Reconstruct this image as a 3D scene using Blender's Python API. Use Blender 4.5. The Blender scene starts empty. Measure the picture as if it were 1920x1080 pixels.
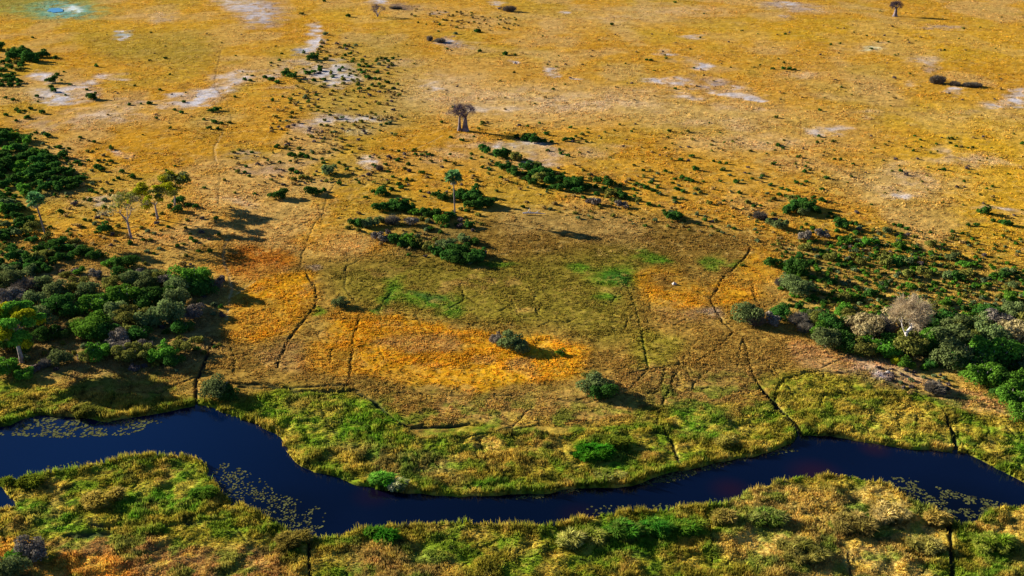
import bpy, math, random
import numpy as np
from mathutils import Vector, Matrix
C = bpy.context.scene
# ---------------------------------------------------------------- camera
F, HZ, H = 1900.0, -280.0, 100.0            # focal length and horizon row in photo pixels, flying height in metres
P = math.atan((540 - HZ) / F)
CP, SP = math.cos(P), math.sin(P)
cam = bpy.data.cameras.new('camera'); co = bpy.data.objects.new('camera', cam)
C.collection.objects.link(co); C.camera = co
cam.sensor_width = 36; cam.lens = F / 1920 * 36; cam.clip_start = 1; cam.clip_end = 200000
co.location = (0, 0, H); co.rotation_euler = (math.pi / 2 - P, 0, 0)
# ---------------------------------------------------------------- light
SUN_EL, SUN_AZ = math.radians(17.0), math.radians(-26.0)      # shadows run to the right and a little nearer
w = bpy.data.worlds.new('World'); C.world = w; w.use_nodes = True
nt = w.node_tree; bg = nt.nodes['Background']; bg.inputs[1].default_value = 0.05
sky = nt.nodes.new('ShaderNodeTexSky'); sky.sky_type = 'NISHITA'; sky.sun_disc = False
sky.sun_elevation = SUN_EL; sky.sun_rotation = math.radians(-64); sky.air_density = 0.55; sky.dust_density = 0.0; sky.ozone_density = 5.0
nt.links.new(sky.outputs[0], bg.inputs[0])
sl = bpy.data.lights.new('sun', 'SUN'); sl.energy = 5.0; sl.angle = math.radians(0.5); sl.color = (1.0, 0.90, 0.74)
so = bpy.data.objects.new('sun', sl); C.collection.objects.link(so)
sd = Vector((math.cos(SUN_EL) * math.cos(SUN_AZ), math.cos(SUN_EL) * math.sin(SUN_AZ), -math.sin(SUN_EL)))
so.rotation_euler = sd.to_track_quat('-Z', 'Y').to_euler()
so.location = (-200, 300, 200)
vs = C.view_settings
vs.view_transform = 'Standard'; vs.look = 'None'; vs.gamma = 1; vs.exposure = 1.4
C.cycles.max_bounces = 5; C.cycles.transparent_max_bounces = 4

rng = np.random.default_rng(7); random.seed(7)
# ---------------------------------------------------------------- helpers
def ground(u, v, z=0.0):
    """photo pixel -> point on the plane at height z (array friendly)"""
    x = (u - 960) / F; y = -(v - 540) / F
    dy = CP + y * SP; dz = -SP + y * CP
    t = (H - z) / -dz
    return x * t, dy * t
def pix(X, Y, Z=0.0):
    d = Y * CP + (H - Z) * SP
    return 960 + F * X / d, 540 + F * ((H - Z) * CP - Y * SP) / d
def depth(v):
    return H * F / (CP * (v - HZ))

_perm = np.random.default_rng(3).random((512, 512)).astype(np.float32)
def vnoise(x, y):
    xi = np.floor(x).astype(np.int64); yi = np.floor(y).astype(np.int64)
    fx = (x - xi).astype(np.float32); fy = (y - yi).astype(np.float32)
    fx = fx * fx * (3 - 2 * fx); fy = fy * fy * (3 - 2 * fy)
    a = xi & 511; b = (xi + 1) & 511; c = yi & 511; d = (yi + 1) & 511
    return (_perm[a, c] * (1 - fx) + _perm[b, c] * fx) * (1 - fy) + (_perm[a, d] * (1 - fx) + _perm[b, d] * fx) * fy
def fbm(x, y, n=3):
    s = 0; a = 1; t = 0
    for i in range(n):
        s = s + a * vnoise(x + 17.3 * i, y - 9.1 * i); t += a; a *= 0.55; x = x * 2.03 * 0.9 + y * 0.31; y = y * 2.0 - x * 0.17
    return s / t
def sstep(a, b, x):
    t = np.clip((x - a) / (b - a), 0, 1); return t * t * (3 - 2 * t)

def link(o): C.collection.objects.link(o); return o
def mesh_np(name, V, Fc, mat=None, col=None, smooth=False):
    """V (n,3), Fc (m,k) k=3|4, col (n,3) -> mesh"""
    me = bpy.data.meshes.new(name)
    V = np.ascontiguousarray(V, np.float32); Fc = np.ascontiguousarray(Fc, np.int32)
    m, k = Fc.shape
    me.vertices.add(len(V)); me.vertices.foreach_set('co', V.ravel())
    me.loops.add(m * k); me.loops.foreach_set('vertex_index', Fc.ravel())
    me.polygons.add(m); me.polygons.foreach_set('loop_start', np.arange(0, m * k, k, dtype=np.int32))
    me.polygons.foreach_set('loop_total', np.full(m, k, np.int32))
    if smooth: me.polygons.foreach_set('use_smooth', np.ones(m, bool))
    if col is not None:
        a = me.color_attributes.new('tint', 'FLOAT_COLOR', 'POINT')
        c4 = np.ones((len(V), 4), np.float32); c4[:, :3] = col
        a.data.foreach_set('color', c4.ravel())
    me.update(calc_edges=True)
    if mat: me.materials.append(mat)
    return me
def tag(o, label=None, cat=None, group=None, kind=None):
    if label: o['label'] = label
    if cat: o['category'] = cat
    if group: o['group'] = group
    if kind: o['kind'] = kind
    return o

# ---------------------------------------------------------------- materials
def new_mat(name):
    m = bpy.data.materials.new(name); m.use_nodes = True
    n = m.node_tree.nodes; n.clear()
    return m, n, m.node_tree.links
def leaf_mat(name, rgb, var=0.35, trans=0.34, attr=False, hue=0.012):
    """leafy material: colour varies from leaf clump to leaf clump and from plant to plant"""
    m, n, L = new_mat(name)
    out = n.new('ShaderNodeOutputMaterial')
    geo = n.new('ShaderNodeNewGeometry'); oi = n.new('ShaderNodeObjectInfo')
    if attr:
        src = n.new('ShaderNodeAttribute'); src.attribute_name = 'tint'; cs = src.outputs['Color']
    else:
        src = n.new('ShaderNodeRGB'); src.outputs[0].default_value = (*rgb, 1); cs = src.outputs[0]
    hs = n.new('ShaderNodeHueSaturation'); L.new(cs, hs.inputs['Color'])
    mr = n.new('ShaderNodeMapRange'); L.new(oi.outputs['Random'], mr.inputs[0]); mr.inputs[3].default_value = 0.5 - hue; mr.inputs[4].default_value = 0.5 + hue
    L.new(mr.outputs[0], hs.inputs['Hue'])
    m2 = n.new('ShaderNodeMapRange'); L.new(geo.outputs['Random Per Island'], m2.inputs[0]); m2.inputs[3].default_value = 1 - var; m2.inputs[4].default_value = 1 + var
    m3 = n.new('ShaderNodeMath'); m3.operation = 'MULTIPLY_ADD'
    L.new(oi.outputs['Random'], m3.inputs[0]); m3.inputs[1].default_value = 0.5 if not attr else 0; m3.inputs[2].default_value = 0.75 if not attr else 1
    m4 = n.new('ShaderNodeMath'); m4.operation = 'MULTIPLY'; L.new(m2.outputs[0], m4.inputs[0]); L.new(m3.outputs[0], m4.inputs[1])
    L.new(m4.outputs[0], hs.inputs['Value'])
    d = n.new('ShaderNodeBsdfDiffuse'); t = n.new('ShaderNodeBsdfTranslucent'); mx = n.new('ShaderNodeMixShader'); mx.inputs[0].default_value = trans
    L.new(hs.outputs[0], d.inputs[0]); L.new(hs.outputs[0], t.inputs[0]); L.new(d.outputs[0], mx.inputs[1]); L.new(t.outputs[0], mx.inputs[2])
    L.new(mx.outputs[0], out.inputs[0])
    return m
def bark_mat(name, c1, c2, scale=3.0):
    m, n, L = new_mat(name)
    out = n.new('ShaderNodeOutputMaterial'); b = n.new('ShaderNodeBsdfPrincipled'); b.inputs['Roughness'].default_value = 0.85
    tc = n.new('ShaderNodeTexCoord'); no = n.new('ShaderNodeTexNoise'); no.inputs['Scale'].default_value = scale; no.inputs['Detail'].default_value = 5
    L.new(tc.outputs['Object'], no.inputs['Vector'])
    r = n.new('ShaderNodeValToRGB'); r.color_ramp.elements[0].position = 0.35; r.color_ramp.elements[1].position = 0.68
    r.color_ramp.elements[0].color = (*c1, 1); r.color_ramp.elements[1].color = (*c2, 1)
    L.new(no.outputs['Fac'], r.inputs[0]); L.new(r.outputs[0], b.inputs['Base Color'])
    bu = n.new('ShaderNodeBump'); bu.inputs['Strength'].default_value = 0.5; bu.inputs['Distance'].default_value = 0.1
    L.new(no.outputs['Fac'], bu.inputs['Height']); L.new(bu.outputs[0], b.inputs['Normal'])
    L.new(b.outputs[0], out.inputs[0]); return m
def ground_mat():
    m, n, L = new_mat('ground_cover')
    out = n.new('ShaderNodeOutputMaterial'); b = n.new('ShaderNodeBsdfDiffuse')
    at = n.new('ShaderNodeAttribute'); at.attribute_name = 'tint'
    geo = n.new('ShaderNodeNewGeometry')
    n1 = n.new('ShaderNodeTexNoise'); n1.inputs['Scale'].default_value = 0.9; n1.inputs['Detail'].default_value = 6; n1.inputs['Roughness'].default_value = 0.7
    n2 = n.new('ShaderNodeTexNoise'); n2.inputs['Scale'].default_value = 0.13; n2.inputs['Detail'].default_value = 4
    L.new(geo.outputs['Position'], n1.inputs['Vector']); L.new(geo.outputs['Position'], n2.inputs['Vector'])
    a1 = n.new('ShaderNodeMapRange'); a1.inputs[1].default_value = 0.3; a1.inputs[2].default_value = 0.7; a1.inputs[3].default_value = 0.6; a1.inputs[4].default_value = 1.35
    a2 = n.new('ShaderNodeMapRange'); a2.inputs[1].default_value = 0.3; a2.inputs[2].default_value = 0.7; a2.inputs[3].default_value = 0.85; a2.inputs[4].default_value = 1.15
    L.new(n1.outputs['Fac'], a1.inputs[0]); L.new(n2.outputs['Fac'], a2.inputs[0])
    mu = n.new('ShaderNodeMath'); mu.operation = 'MULTIPLY'; L.new(a1.outputs[0], mu.inputs[0]); L.new(a2.outputs[0], mu.inputs[1])
    hs = n.new('ShaderNodeHueSaturation'); L.new(at.outputs['Color'], hs.inputs['Color']); L.new(mu.outputs[0], hs.inputs['Value'])
    L.new(hs.outputs[0], b.inputs[0])
    n3 = n.new('ShaderNodeTexNoise'); n3.inputs['Scale'].default_value = 1.3; n3.inputs['Detail'].default_value = 5; n3.inputs['Roughness'].default_value = 0.65
    L.new(geo.outputs['Position'], n3.inputs['Vector'])
    bu = n.new('ShaderNodeBump'); bu.inputs['Strength'].default_value = 0.55; bu.inputs['Distance'].default_value = 0.35
    L.new(n3.outputs['Fac'], bu.inputs['Height']); L.new(bu.outputs[0], b.inputs['Normal'])
    L.new(b.outputs[0], out.inputs[0]); return m
def water_mat(name, deep):
    m, n, L = new_mat(name)
    out = n.new('ShaderNodeOutputMaterial'); b = n.new('ShaderNodeBsdfPrincipled')
    b.inputs['Base Color'].default_value = (*deep, 1); b.inputs['Roughness'].default_value = 0.12; b.inputs['IOR'].default_value = 1.33; b.inputs['Specular IOR Level'].default_value = 0.4
    geo = n.new('ShaderNodeNewGeometry'); no = n.new('ShaderNodeTexNoise'); no.inputs['Scale'].default_value = 1.2; no.inputs['Detail'].default_value = 3
    L.new(geo.outputs['Position'], no.inputs['Vector'])
    n2 = n.new('ShaderNodeTexNoise'); n2.inputs['Scale'].default_value = 0.03; n2.inputs['Detail'].default_value = 3
    L.new(geo.outputs['Position'], n2.inputs['Vector'])
    r = n.new('ShaderNodeValToRGB'); r.color_ramp.elements[0].position = 0.4; r.color_ramp.elements[1].position = 0.62
    r.color_ramp.elements[0].color = (*deep, 1); r.color_ramp.elements[1].color = (deep[0] * 1.5 + .0005, deep[1] * 1.5, deep[2] * 1.35, 1)
    L.new(n2.outputs['Fac'], r.inputs[0]); last = r.outputs[0]
    def spot(last, u, v, rad, colr, amt):
        gx_, gy_ = ground(u, v); d = n.new('ShaderNodeVectorMath'); d.operation = 'DISTANCE'; L.new(geo.outputs['Position'], d.inputs[0]); d.inputs[1].default_value = (float(gx_), float(gy_), -.4)
        k = n.new('ShaderNodeMapRange'); k.interpolation_type = 'SMOOTHSTEP'; L.new(d.outputs['Value'], k.inputs[0]); k.inputs[1].default_value = 0; k.inputs[2].default_value = rad; k.inputs[3].default_value = amt; k.inputs[4].default_value = 0
        x = n.new('ShaderNodeMixRGB'); L.new(k.outputs[0], x.inputs[0]); L.new(last, x.inputs[1]); x.inputs[2].default_value = (*colr, 1); return x.outputs[0]
    if name == 'river_water':   # peat-red shoals, a bluer stretch upstream and black pools below the bends
        for a in [(150, 840, 60, (.0006, .009, .046), .9), (1530, 885, 6.5, (.022, .003, .008), .5), (1370, 914, 5, (.018, .003, .008), .5), (1085, 962, 5, (.018, .003, .004), .5), (1640, 838, 4, (.018, .004, .008), .5), (700, 925, 5, (.015, .003, .01), .4), (1000, 955, 45, (.0003, .0025, .012), .6), (1800, 960, 14, (.0003, .001, .004), .8), (520, 960, 12, (.0003, .0015, .007), .7)]: last = spot(last, *a)
    L.new(last, b.inputs['Base Color'])
    bu = n.new('ShaderNodeBump'); bu.inputs['Strength'].default_value = 0.05; bu.inputs['Distance'].default_value = 0.05
    L.new(no.outputs['Fac'], bu.inputs['Height']); L.new(bu.outputs[0], b.inputs['Normal'])
    L.new(b.outputs[0], out.inputs[0]); return m
M_GROUND = ground_mat()
M_GRASS = leaf_mat('grass_blades', (0, 0, 0), 0.3, 0.35, attr=True, hue=0)
M_WATER = water_mat('river_water', (0.0003, 0.0028, 0.016))
M_PAD = leaf_mat('lily_leaf', (0.10, 0.11, 0.04), 0.6, 0.0, hue=.02)
LEAF = {
    'g': leaf_mat('leaf_dark_green', (0.052, 0.135, 0.022)),
    'b': leaf_mat('leaf_bright_green', (0.11, 0.26, 0.026)),
    'y': leaf_mat('leaf_yellow_green', (0.36, 0.37, 0.014)),
    'o': leaf_mat('leaf_olive', (0.21, 0.22, 0.045)),
    's': leaf_mat('leaf_grey_green', (0.15, 0.20, 0.065)),
    'd': leaf_mat('twigs_grey', (0.22, 0.19, 0.15), 0.4, 0.15),
    't': leaf_mat('leaf_straw', (0.36, 0.29, 0.14), 0.35, 0.3),
}
M_BARK = bark_mat('bark_grey', (0.16, 0.13, 0.12), (0.42, 0.36, 0.34), 1.5)
M_BAOBAB = bark_mat('bark_baobab', (0.09, 0.07, 0.08), (0.24, 0.19, 0.19), 0.8)
M_PALMBARK = bark_mat('bark_palm', (0.10, 0.08, 0.07), (0.24, 0.20, 0.17), 2)
M_PALE = bark_mat('bark_pale', (0.5, 0.45, 0.42), (0.8, 0.74, 0.68), 1.5)
M_TWIG = leaf_mat('baobab_twigs', (0.10, 0.075, 0.10), 0.4, 0.1)
M_PALETWIG = leaf_mat('pale_twigs', (0.44, 0.35, 0.22), 0.3, 0.3)
M_FROND = leaf_mat('palm_frond', (0.15, 0.34, 0.11), 0.5, 0.3)
M_DEADFROND = leaf_mat('dead_frond', (0.36, 0.30, 0.20), 0.3, 0.2)
M_CLAY = bark_mat('pale_clay', (0.35, 0.31, 0.28), (0.60, 0.55, 0.52), 2.0)

# ---------------------------------------------------------------- ground: grid, regions, relief
ug = np.concatenate([[-9000, -3500, -1500, -800, -500, -350], np.arange(-240, 2161, 2.15), [2270, 2420, 2720, 3420, 5400, 11000]])
vg = np.concatenate([[-277.5, -274, -266, -250, -225, -195, -165, -135, -110, -90, -70, -55], np.arange(-44, 1141, 1.18), [1160, 1200, 1300, 1500, 1900, 2600, 3800]])
U, V = np.meshgrid(ug, vg)
GX, GY = ground(U, V)
nA = fbm(GX / 46, GY / 62, 3); nB = fbm(GX / 13 + 50, GY / 17, 3); nC = fbm(GX / 4.2 + 9, GY / 4.2, 3)
wu = (fbm(GX / 9 + 31, GY / 9, 2) - .5) * 46 + (fbm(GX / 2.2, GY / 2.2 + 77, 2) - .5) * 14
wv = (fbm(GX / 9 - 77, GY / 9 + 5, 2) - .5) * 22 + (fbm(GX / 2.2 + 40, GY / 2.2, 2) - .5) * 7
scale_w = np.clip(300 / depth(np.maximum(V, -270)), 0.35, 1.7)
WU = U + wu * scale_w; WV = V + wv * scale_w
ny, nx = U.shape
def box(pts, pad):
    p = np.array(pts, float)
    j = np.where((ug > p[:, 0].min() - pad) & (ug < p[:, 0].max() + pad))[0]; i = np.where((vg > p[:, 1].min() - pad) & (vg < p[:, 1].max() + pad))[0]
    if len(i) == 0 or len(j) == 0: return None
    return slice(i[0], i[-1] + 1), slice(j[0], j[-1] + 1)
def inside(pts, A, B):
    p = np.array(pts, float); ins = np.zeros(A.shape, bool)
    for (x0, y0), (x1, y1) in zip(p, np.roll(p, -1, 0)):
        if y0 == y1: continue
        c = ((y0 > B) != (y1 > B)) & (A < (x1 - x0) * (B - y0) / (y1 - y0) + x0); ins ^= c
    return ins
def blur(a, ru, rv):
    for ax, r in ((1, ru), (0, rv)):
        r = int(round(r))
        if r < 1: continue
        for _ in range(2):
            pd = [(0, 0), (0, 0)]; pd[ax] = (r + 1, r)
            cs = np.cumsum(np.pad(a, pd, mode='edge'), axis=ax)
            n = a.shape[ax]
            a = (np.take(cs, range(2 * r + 1, n + 2 * r + 1), ax) - np.take(cs, range(0, n), ax)) / (2 * r + 1)
    return a
def region(pts, soft=10, warp=1.0, edge_noise=0.0):
    b = box(pts, 60 + soft * 2)
    A = U[b] + (WU[b] - U[b]) * warp; B = V[b] + (WV[b] - V[b]) * warp
    m = inside(pts, A, B).astype(np.float32)
    m = blur(m, soft / 2.15 / 2, soft / 1.18 / 4)
    return b, m
def ell(cx, cy, rx, ry, warp=1.0, soft=0.5):
    pts = [(cx - rx, cy - ry), (cx + rx, cy + ry)]
    b = box(pts, 60)
    A = U[b] + (WU[b] - U[b]) * warp; B = V[b] + (WV[b] - V[b]) * warp
    r = np.hypot((A - cx) / rx, (B - cy) / ry)
    return b, 1 - sstep(1 - soft, 1 + soft, r)
COL = np.zeros((ny, nx, 3), np.float32)
def lerp(c, b, m, a=1.0):
    k = (m * a)[..., None]; COL[b] = COL[b] * (1 - k) + np.array(c, np.float32) * k
GOLD = (.46, .25, .028); DGOLD = (.43, .22, .018); TAN = (.47, .31, .12); OLIVE = (.205, .125, .024); GOLIVE = (.125, .115, .012)
ORANGE = (.37, .185, .008); RUST = (.34, .12, .008); SALT = (.52, .51, .56); GREY = (.30, .27, .30); SAND = (.52, .37, .21)
FRINGE = (.155, .16, .010); BRIGHT = (.05, .17, .008); BROWN = (.20, .125, .035); EARTH = (.28, .18, .08); WET = (.012, .016, .014)
COL[:] = GOLD
full = (slice(0, ny), slice(0, nx))
lerp(DGOLD, full, sstep(.45, .65, nA), .8)
lerp((.36, .25, .03), full, sstep(.52, .7, fbm(GX / 30 + 200, GY / 50, 3)), .55)
lerp(TAN, full, sstep(.5, .68, fbm(GX / 24 - 80, GY / 40, 3)) , .55)
lerp((.52, .33, .02), *region([(1700, 180), (1960, 230), (1960, 480), (1800, 430), (1700, 330)], 90), .5)
lerp((.25, .20, .035), *region([(130, 60), (380, 55), (420, 95), (330, 125), (190, 110)], 40), .75)
lerp((.24, .21, .03), *region([(-60, -10), (180, -20), (170, 28), (60, 32), (-60, 22)], 20), .8)
lerp((.33, .24, .05), *region([(620, 90), (760, 60), (800, 130), (810, 230), (640, 260), (560, 200), (600, 130)], 50), .6)
for cx, cy, rx, ry, a in [(980, 190, 190, 34, .7), (1150, 205, 260, 30, .55), (850, 165, 90, 30, .5), (1450, 265, 160, 26, .5), (1120, 40, 220, 16, .4), (1700, 345, 130, 34, .55), (1400, 215, 200, 18, .45), (900, 120, 140, 18, .3), (1560, 150, 120, 26, .35), (1850, 215, 110, 16, .35), (1250, 20, 160, 10, .4), (760, 20, 110, 12, .4), (1000, 290, 90, 18, .5), (760, 310, 120, 14, .3), (260, 220, 160, 18, .3), (300, 380, 150, 26, .3)]:
    lerp((.52, .36, .15), *ell(cx, cy, rx, ry, 1.6, .8), a * .75)
for cx, cy, rx, ry, a in [(1500, 60, 260, 20, .5), (1820, 90, 140, 40, .5), (1850, 300, 120, 50, .5), (650, 30, 80, 20, .4), (260, 60, 200, 40, .3)]:
    lerp((.50, .30, .018), *ell(cx, cy, rx, ry, 1.6, .8), a)
# floodplain
lerp((.30, .19, .04), *region([(-200, 430), (100, 450), (330, 470), (450, 455), (640, 480), (720, 470), (930, 385), (1000, 385), (1250, 400), (1420, 440), (1460, 470), (1960, 520), (2100, 760), (2100, 1200), (-300, 1200), (-300, 600)], 26), .8)
lerp(OLIVE, *region([(400, 655), (520, 480), (640, 485), (740, 480), (930, 405), (1010, 410), (1250, 425), (1400, 455), (1440, 520), (1480, 600), (1560, 660), (1700, 740), (1900, 790), (2100, 860), (2100, 1200), (-300, 1200), (-300, 740), (120, 700), (360, 690)], 26), .9)
lerp((.34, .22, .065), *region([(930, 390), (1120, 400), (1230, 425), (1180, 470), (1050, 440), (950, 450)], 24), .7)
lerp(GOLIVE, *region([(600, 500), (760, 482), (900, 492), (1060, 470), (1200, 460), (1290, 500), (1200, 530), (1190, 640), (1140, 650), (1060, 620), (860, 605), (700, 585), (620, 540)], 50), .75)
lerp((.15, .14, .012), *region([(1180, 620), (1290, 640), (1280, 680), (1200, 690)], 16), .7)
for e in [(1150, 520, 50, 19), (1240, 492, 22, 5), (1385, 495, 18, 5), (1460, 790, 30, 6), (900, 915, 60, 8), (1225, 485, 28, 9), (1205, 470, 10, 7), (800, 560, 55, 13), (850, 585, 34, 12), (735, 545, 14, 22), (705, 580, 16, 6), (925, 500, 34, 9), (1340, 490, 20, 16), (1130, 560, 26, 12), (1075, 500, 24, 10), (590, 590, 14, 8)]:
    lerp(BRIGHT, *ell(*e, 1.0, .6), .7)
lerp((.02, .08, .01), *ell(1158, 520, 34, 9, .8, .6), .85)
lerp((.02, .06, .015), *ell(790, 553, 26, 6, 1, .6), .7); lerp((.02, .05, .01), *ell(840, 574, 18, 5, 1, .6), .7)
# orange sedge beds
for pts, c, a in [
    ([(565, 690), (590, 640), (610, 600), (690, 592), (780, 605), (880, 622), (930, 625), (1000, 640), (1110, 645), (1105, 690), (1040, 718), (930, 735), (800, 728), (690, 712), (600, 705)], ORANGE, .95),
    ([(425, 600), (440, 560), (520, 515), (590, 512), (600, 560), (570, 600), (530, 640), (445, 648)], ORANGE, .95),
    ([(625, 560), (720, 590), (640, 600), (600, 600)], ORANGE, .7),
    ([(1195, 520), (1260, 510), (1335, 530), (1330, 580), (1270, 585), (1215, 560)], ORANGE, .9),
    ([(1345, 540), (1400, 500), (1420, 465), (1490, 480), (1470, 520), (1440, 570), (1350, 582)], ORANGE, .85),
    ([(418, 480), (470, 462), (545, 466), (548, 500), (470, 530), (425, 520)], RUST, .8),
    ([(1540, 600), (1620, 640), (1640, 700), (1530, 690), (1480, 610)], (.36, .20, .03), .7),
    ([(1620, 655), (1700, 680), (1730, 720), (1610, 705)], (.42, .22, .015), .7),
    ([(1000, 570), (1020, 600), (960, 590)], GOLIVE, .5)]:
    b, m = region(pts, 16, 1.3); lerp(c, b, m * (.55 + .45 * sstep(.35, .55, nB[b])), a)
lerp((.46, .25, .012), *region([(900, 620), (1000, 628), (1110, 655), (1095, 705), (1000, 722), (930, 735), (880, 700), (930, 680)], 16), .85)
lerp((.27, .15, .04), *region([(690, 640), (860, 630), (880, 660), (760, 665)], 16), .7)
lerp((.25, .15, .05), *region([(500, 660), (570, 640), (590, 700), (520, 700)], 16), .7)
lerp((.25, .15, .05), *region([(960, 668), (1000, 672), (990, 690), (950, 690)], 10), .7)
lerp((.27, .17, .045), *region([(800, 750), (1050, 740), (1180, 700), (1230, 760), (1130, 790), (950, 800), (850, 790)], 30), .7)
lerp((.31, .18, .07), *region([(1500, 640), (1700, 690), (1920, 760), (1960, 800), (1800, 770), (1700, 740), (1500, 690)], 16), .8)
lerp((.40, .27, .16), *region([(1590, 665), (1680, 675), (1770, 705), (1790, 740), (1700, 735), (1630, 690)], 14), .55)
lerp(BROWN, *region([(1180, 690), (1400, 690), (1420, 720), (1330, 760), (1230, 780)], 24), .6)
# river fringe, greener
lerp(FRINGE, *region([(-300, 720), (60, 720), (340, 750), (420, 760), (480, 742), (560, 735), (680, 745), (720, 775), (780, 812), (900, 800), (960, 815), (1200, 790), (1240, 760), (1380, 790), (1470, 760), (1450, 700), (1560, 700), (1700, 730), (1760, 760), (1960, 800), (2100, 860), (2100, 1200), (-300, 1200)], 18), .75)
lerp((.10, .17, .008), *region([(480, 745), (700, 752), (760, 810), (850, 820), (820, 870), (700, 860), (560, 840), (480, 780)], 20), .75)
lerp((.27, .19, .03), *region([(820, 830), (1000, 790), (1060, 800), (1040, 870), (900, 880)], 24), .7)
lerp((.17, .11, .05), *region([(620, 840), (860, 850), (900, 920), (700, 890)], 24), .45)
for pts in [[(1070, 825), (1150, 810), (1180, 850), (1160, 885), (1090, 880)], [(850, 905), (960, 900), (980, 928), (860, 930)], [(1250, 760), (1370, 755), (1380, 820), (1270, 830)], [(1060, 990), (1300, 965), (1330, 1010), (1200, 1050), (1040, 1030)], [(230, 940), (390, 880), (380, 960), (260, 990)], [(0, 920), (60, 1000), (200, 1000), (150, 940)], [(1840, 840), (1920, 880), (1960, 860), (1880, 820)], [(1820, 1000), (1960, 1010), (1960, 1080), (1840, 1090)]]:
    lerp((.05, .16, .008), *region(pts, 16), .65)
lerp((.30, .23, .035), *region([(1640, 760), (1780, 780), (1760, 840), (1560, 815), (1530, 780)], 20), .6)
lerp((.34, .24, .07), *region([(1380, 940), (1500, 905), (1640, 910), (1740, 960), (1770, 1000), (1760, 1110), (1500, 1110), (1340, 1040)], 24), .7)
lerp((.13, .11, .025), *region([(1590, 945), (1650, 940), (1640, 1030), (1560, 1040)], 24), .7)
lerp((.25, .13, .045), *region([(-40, 1010), (260, 1015), (540, 1030), (580, 1120), (-40, 1120)], 26), .85)
lerp((.40, .19, .012), *region([(-20, 1005), (70, 1015), (110, 1050), (20, 1060)], 16), .8)
lerp((.40, .20, .015), *region([(95, 1040), (240, 1050), (260, 1110), (90, 1110)], 24), .7)
lerp((.22, .14, .05), *region([(640, 1010), (860, 1040), (900, 1110), (680, 1110)], 30), .6)
lerp((.26, .16, .03), *region([(20, 740), (330, 700), (340, 745), (120, 760)], 16), .6)
lerp((.36, .22, .05), *region([(1770, 985), (1960, 960), (1960, 1000), (1850, 1010)], 12), .6)
# left and right scrub floors
lerp((.17, .12, .045), *region([(-200, 480), (200, 500), (420, 530), (430, 640), (350, 700), (-200, 710)], 40), .8)
lerp((.18, .13, .05), *region([(1520, 590), (1960, 560), (1960, 760), (1800, 700), (1640, 670), (1540, 650)], 30), .8)
lerp((.30, .21, .04), *region([(1440, 440), (1700, 470), (1960, 500), (1960, 600), (1500, 610)], 60), .6)
lerp((.20, .17, .03), *region([(-200, 240), (60, 260), (150, 340), (100, 380), (-200, 380)], 30), .7)
lerp((.16, .13, .04), *region([(720, 390), (860, 400), (900, 490), (740, 470)], 30), .5)
nS = fbm(GX / 5.5 + 61, GY / 8.0, 4)
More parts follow.
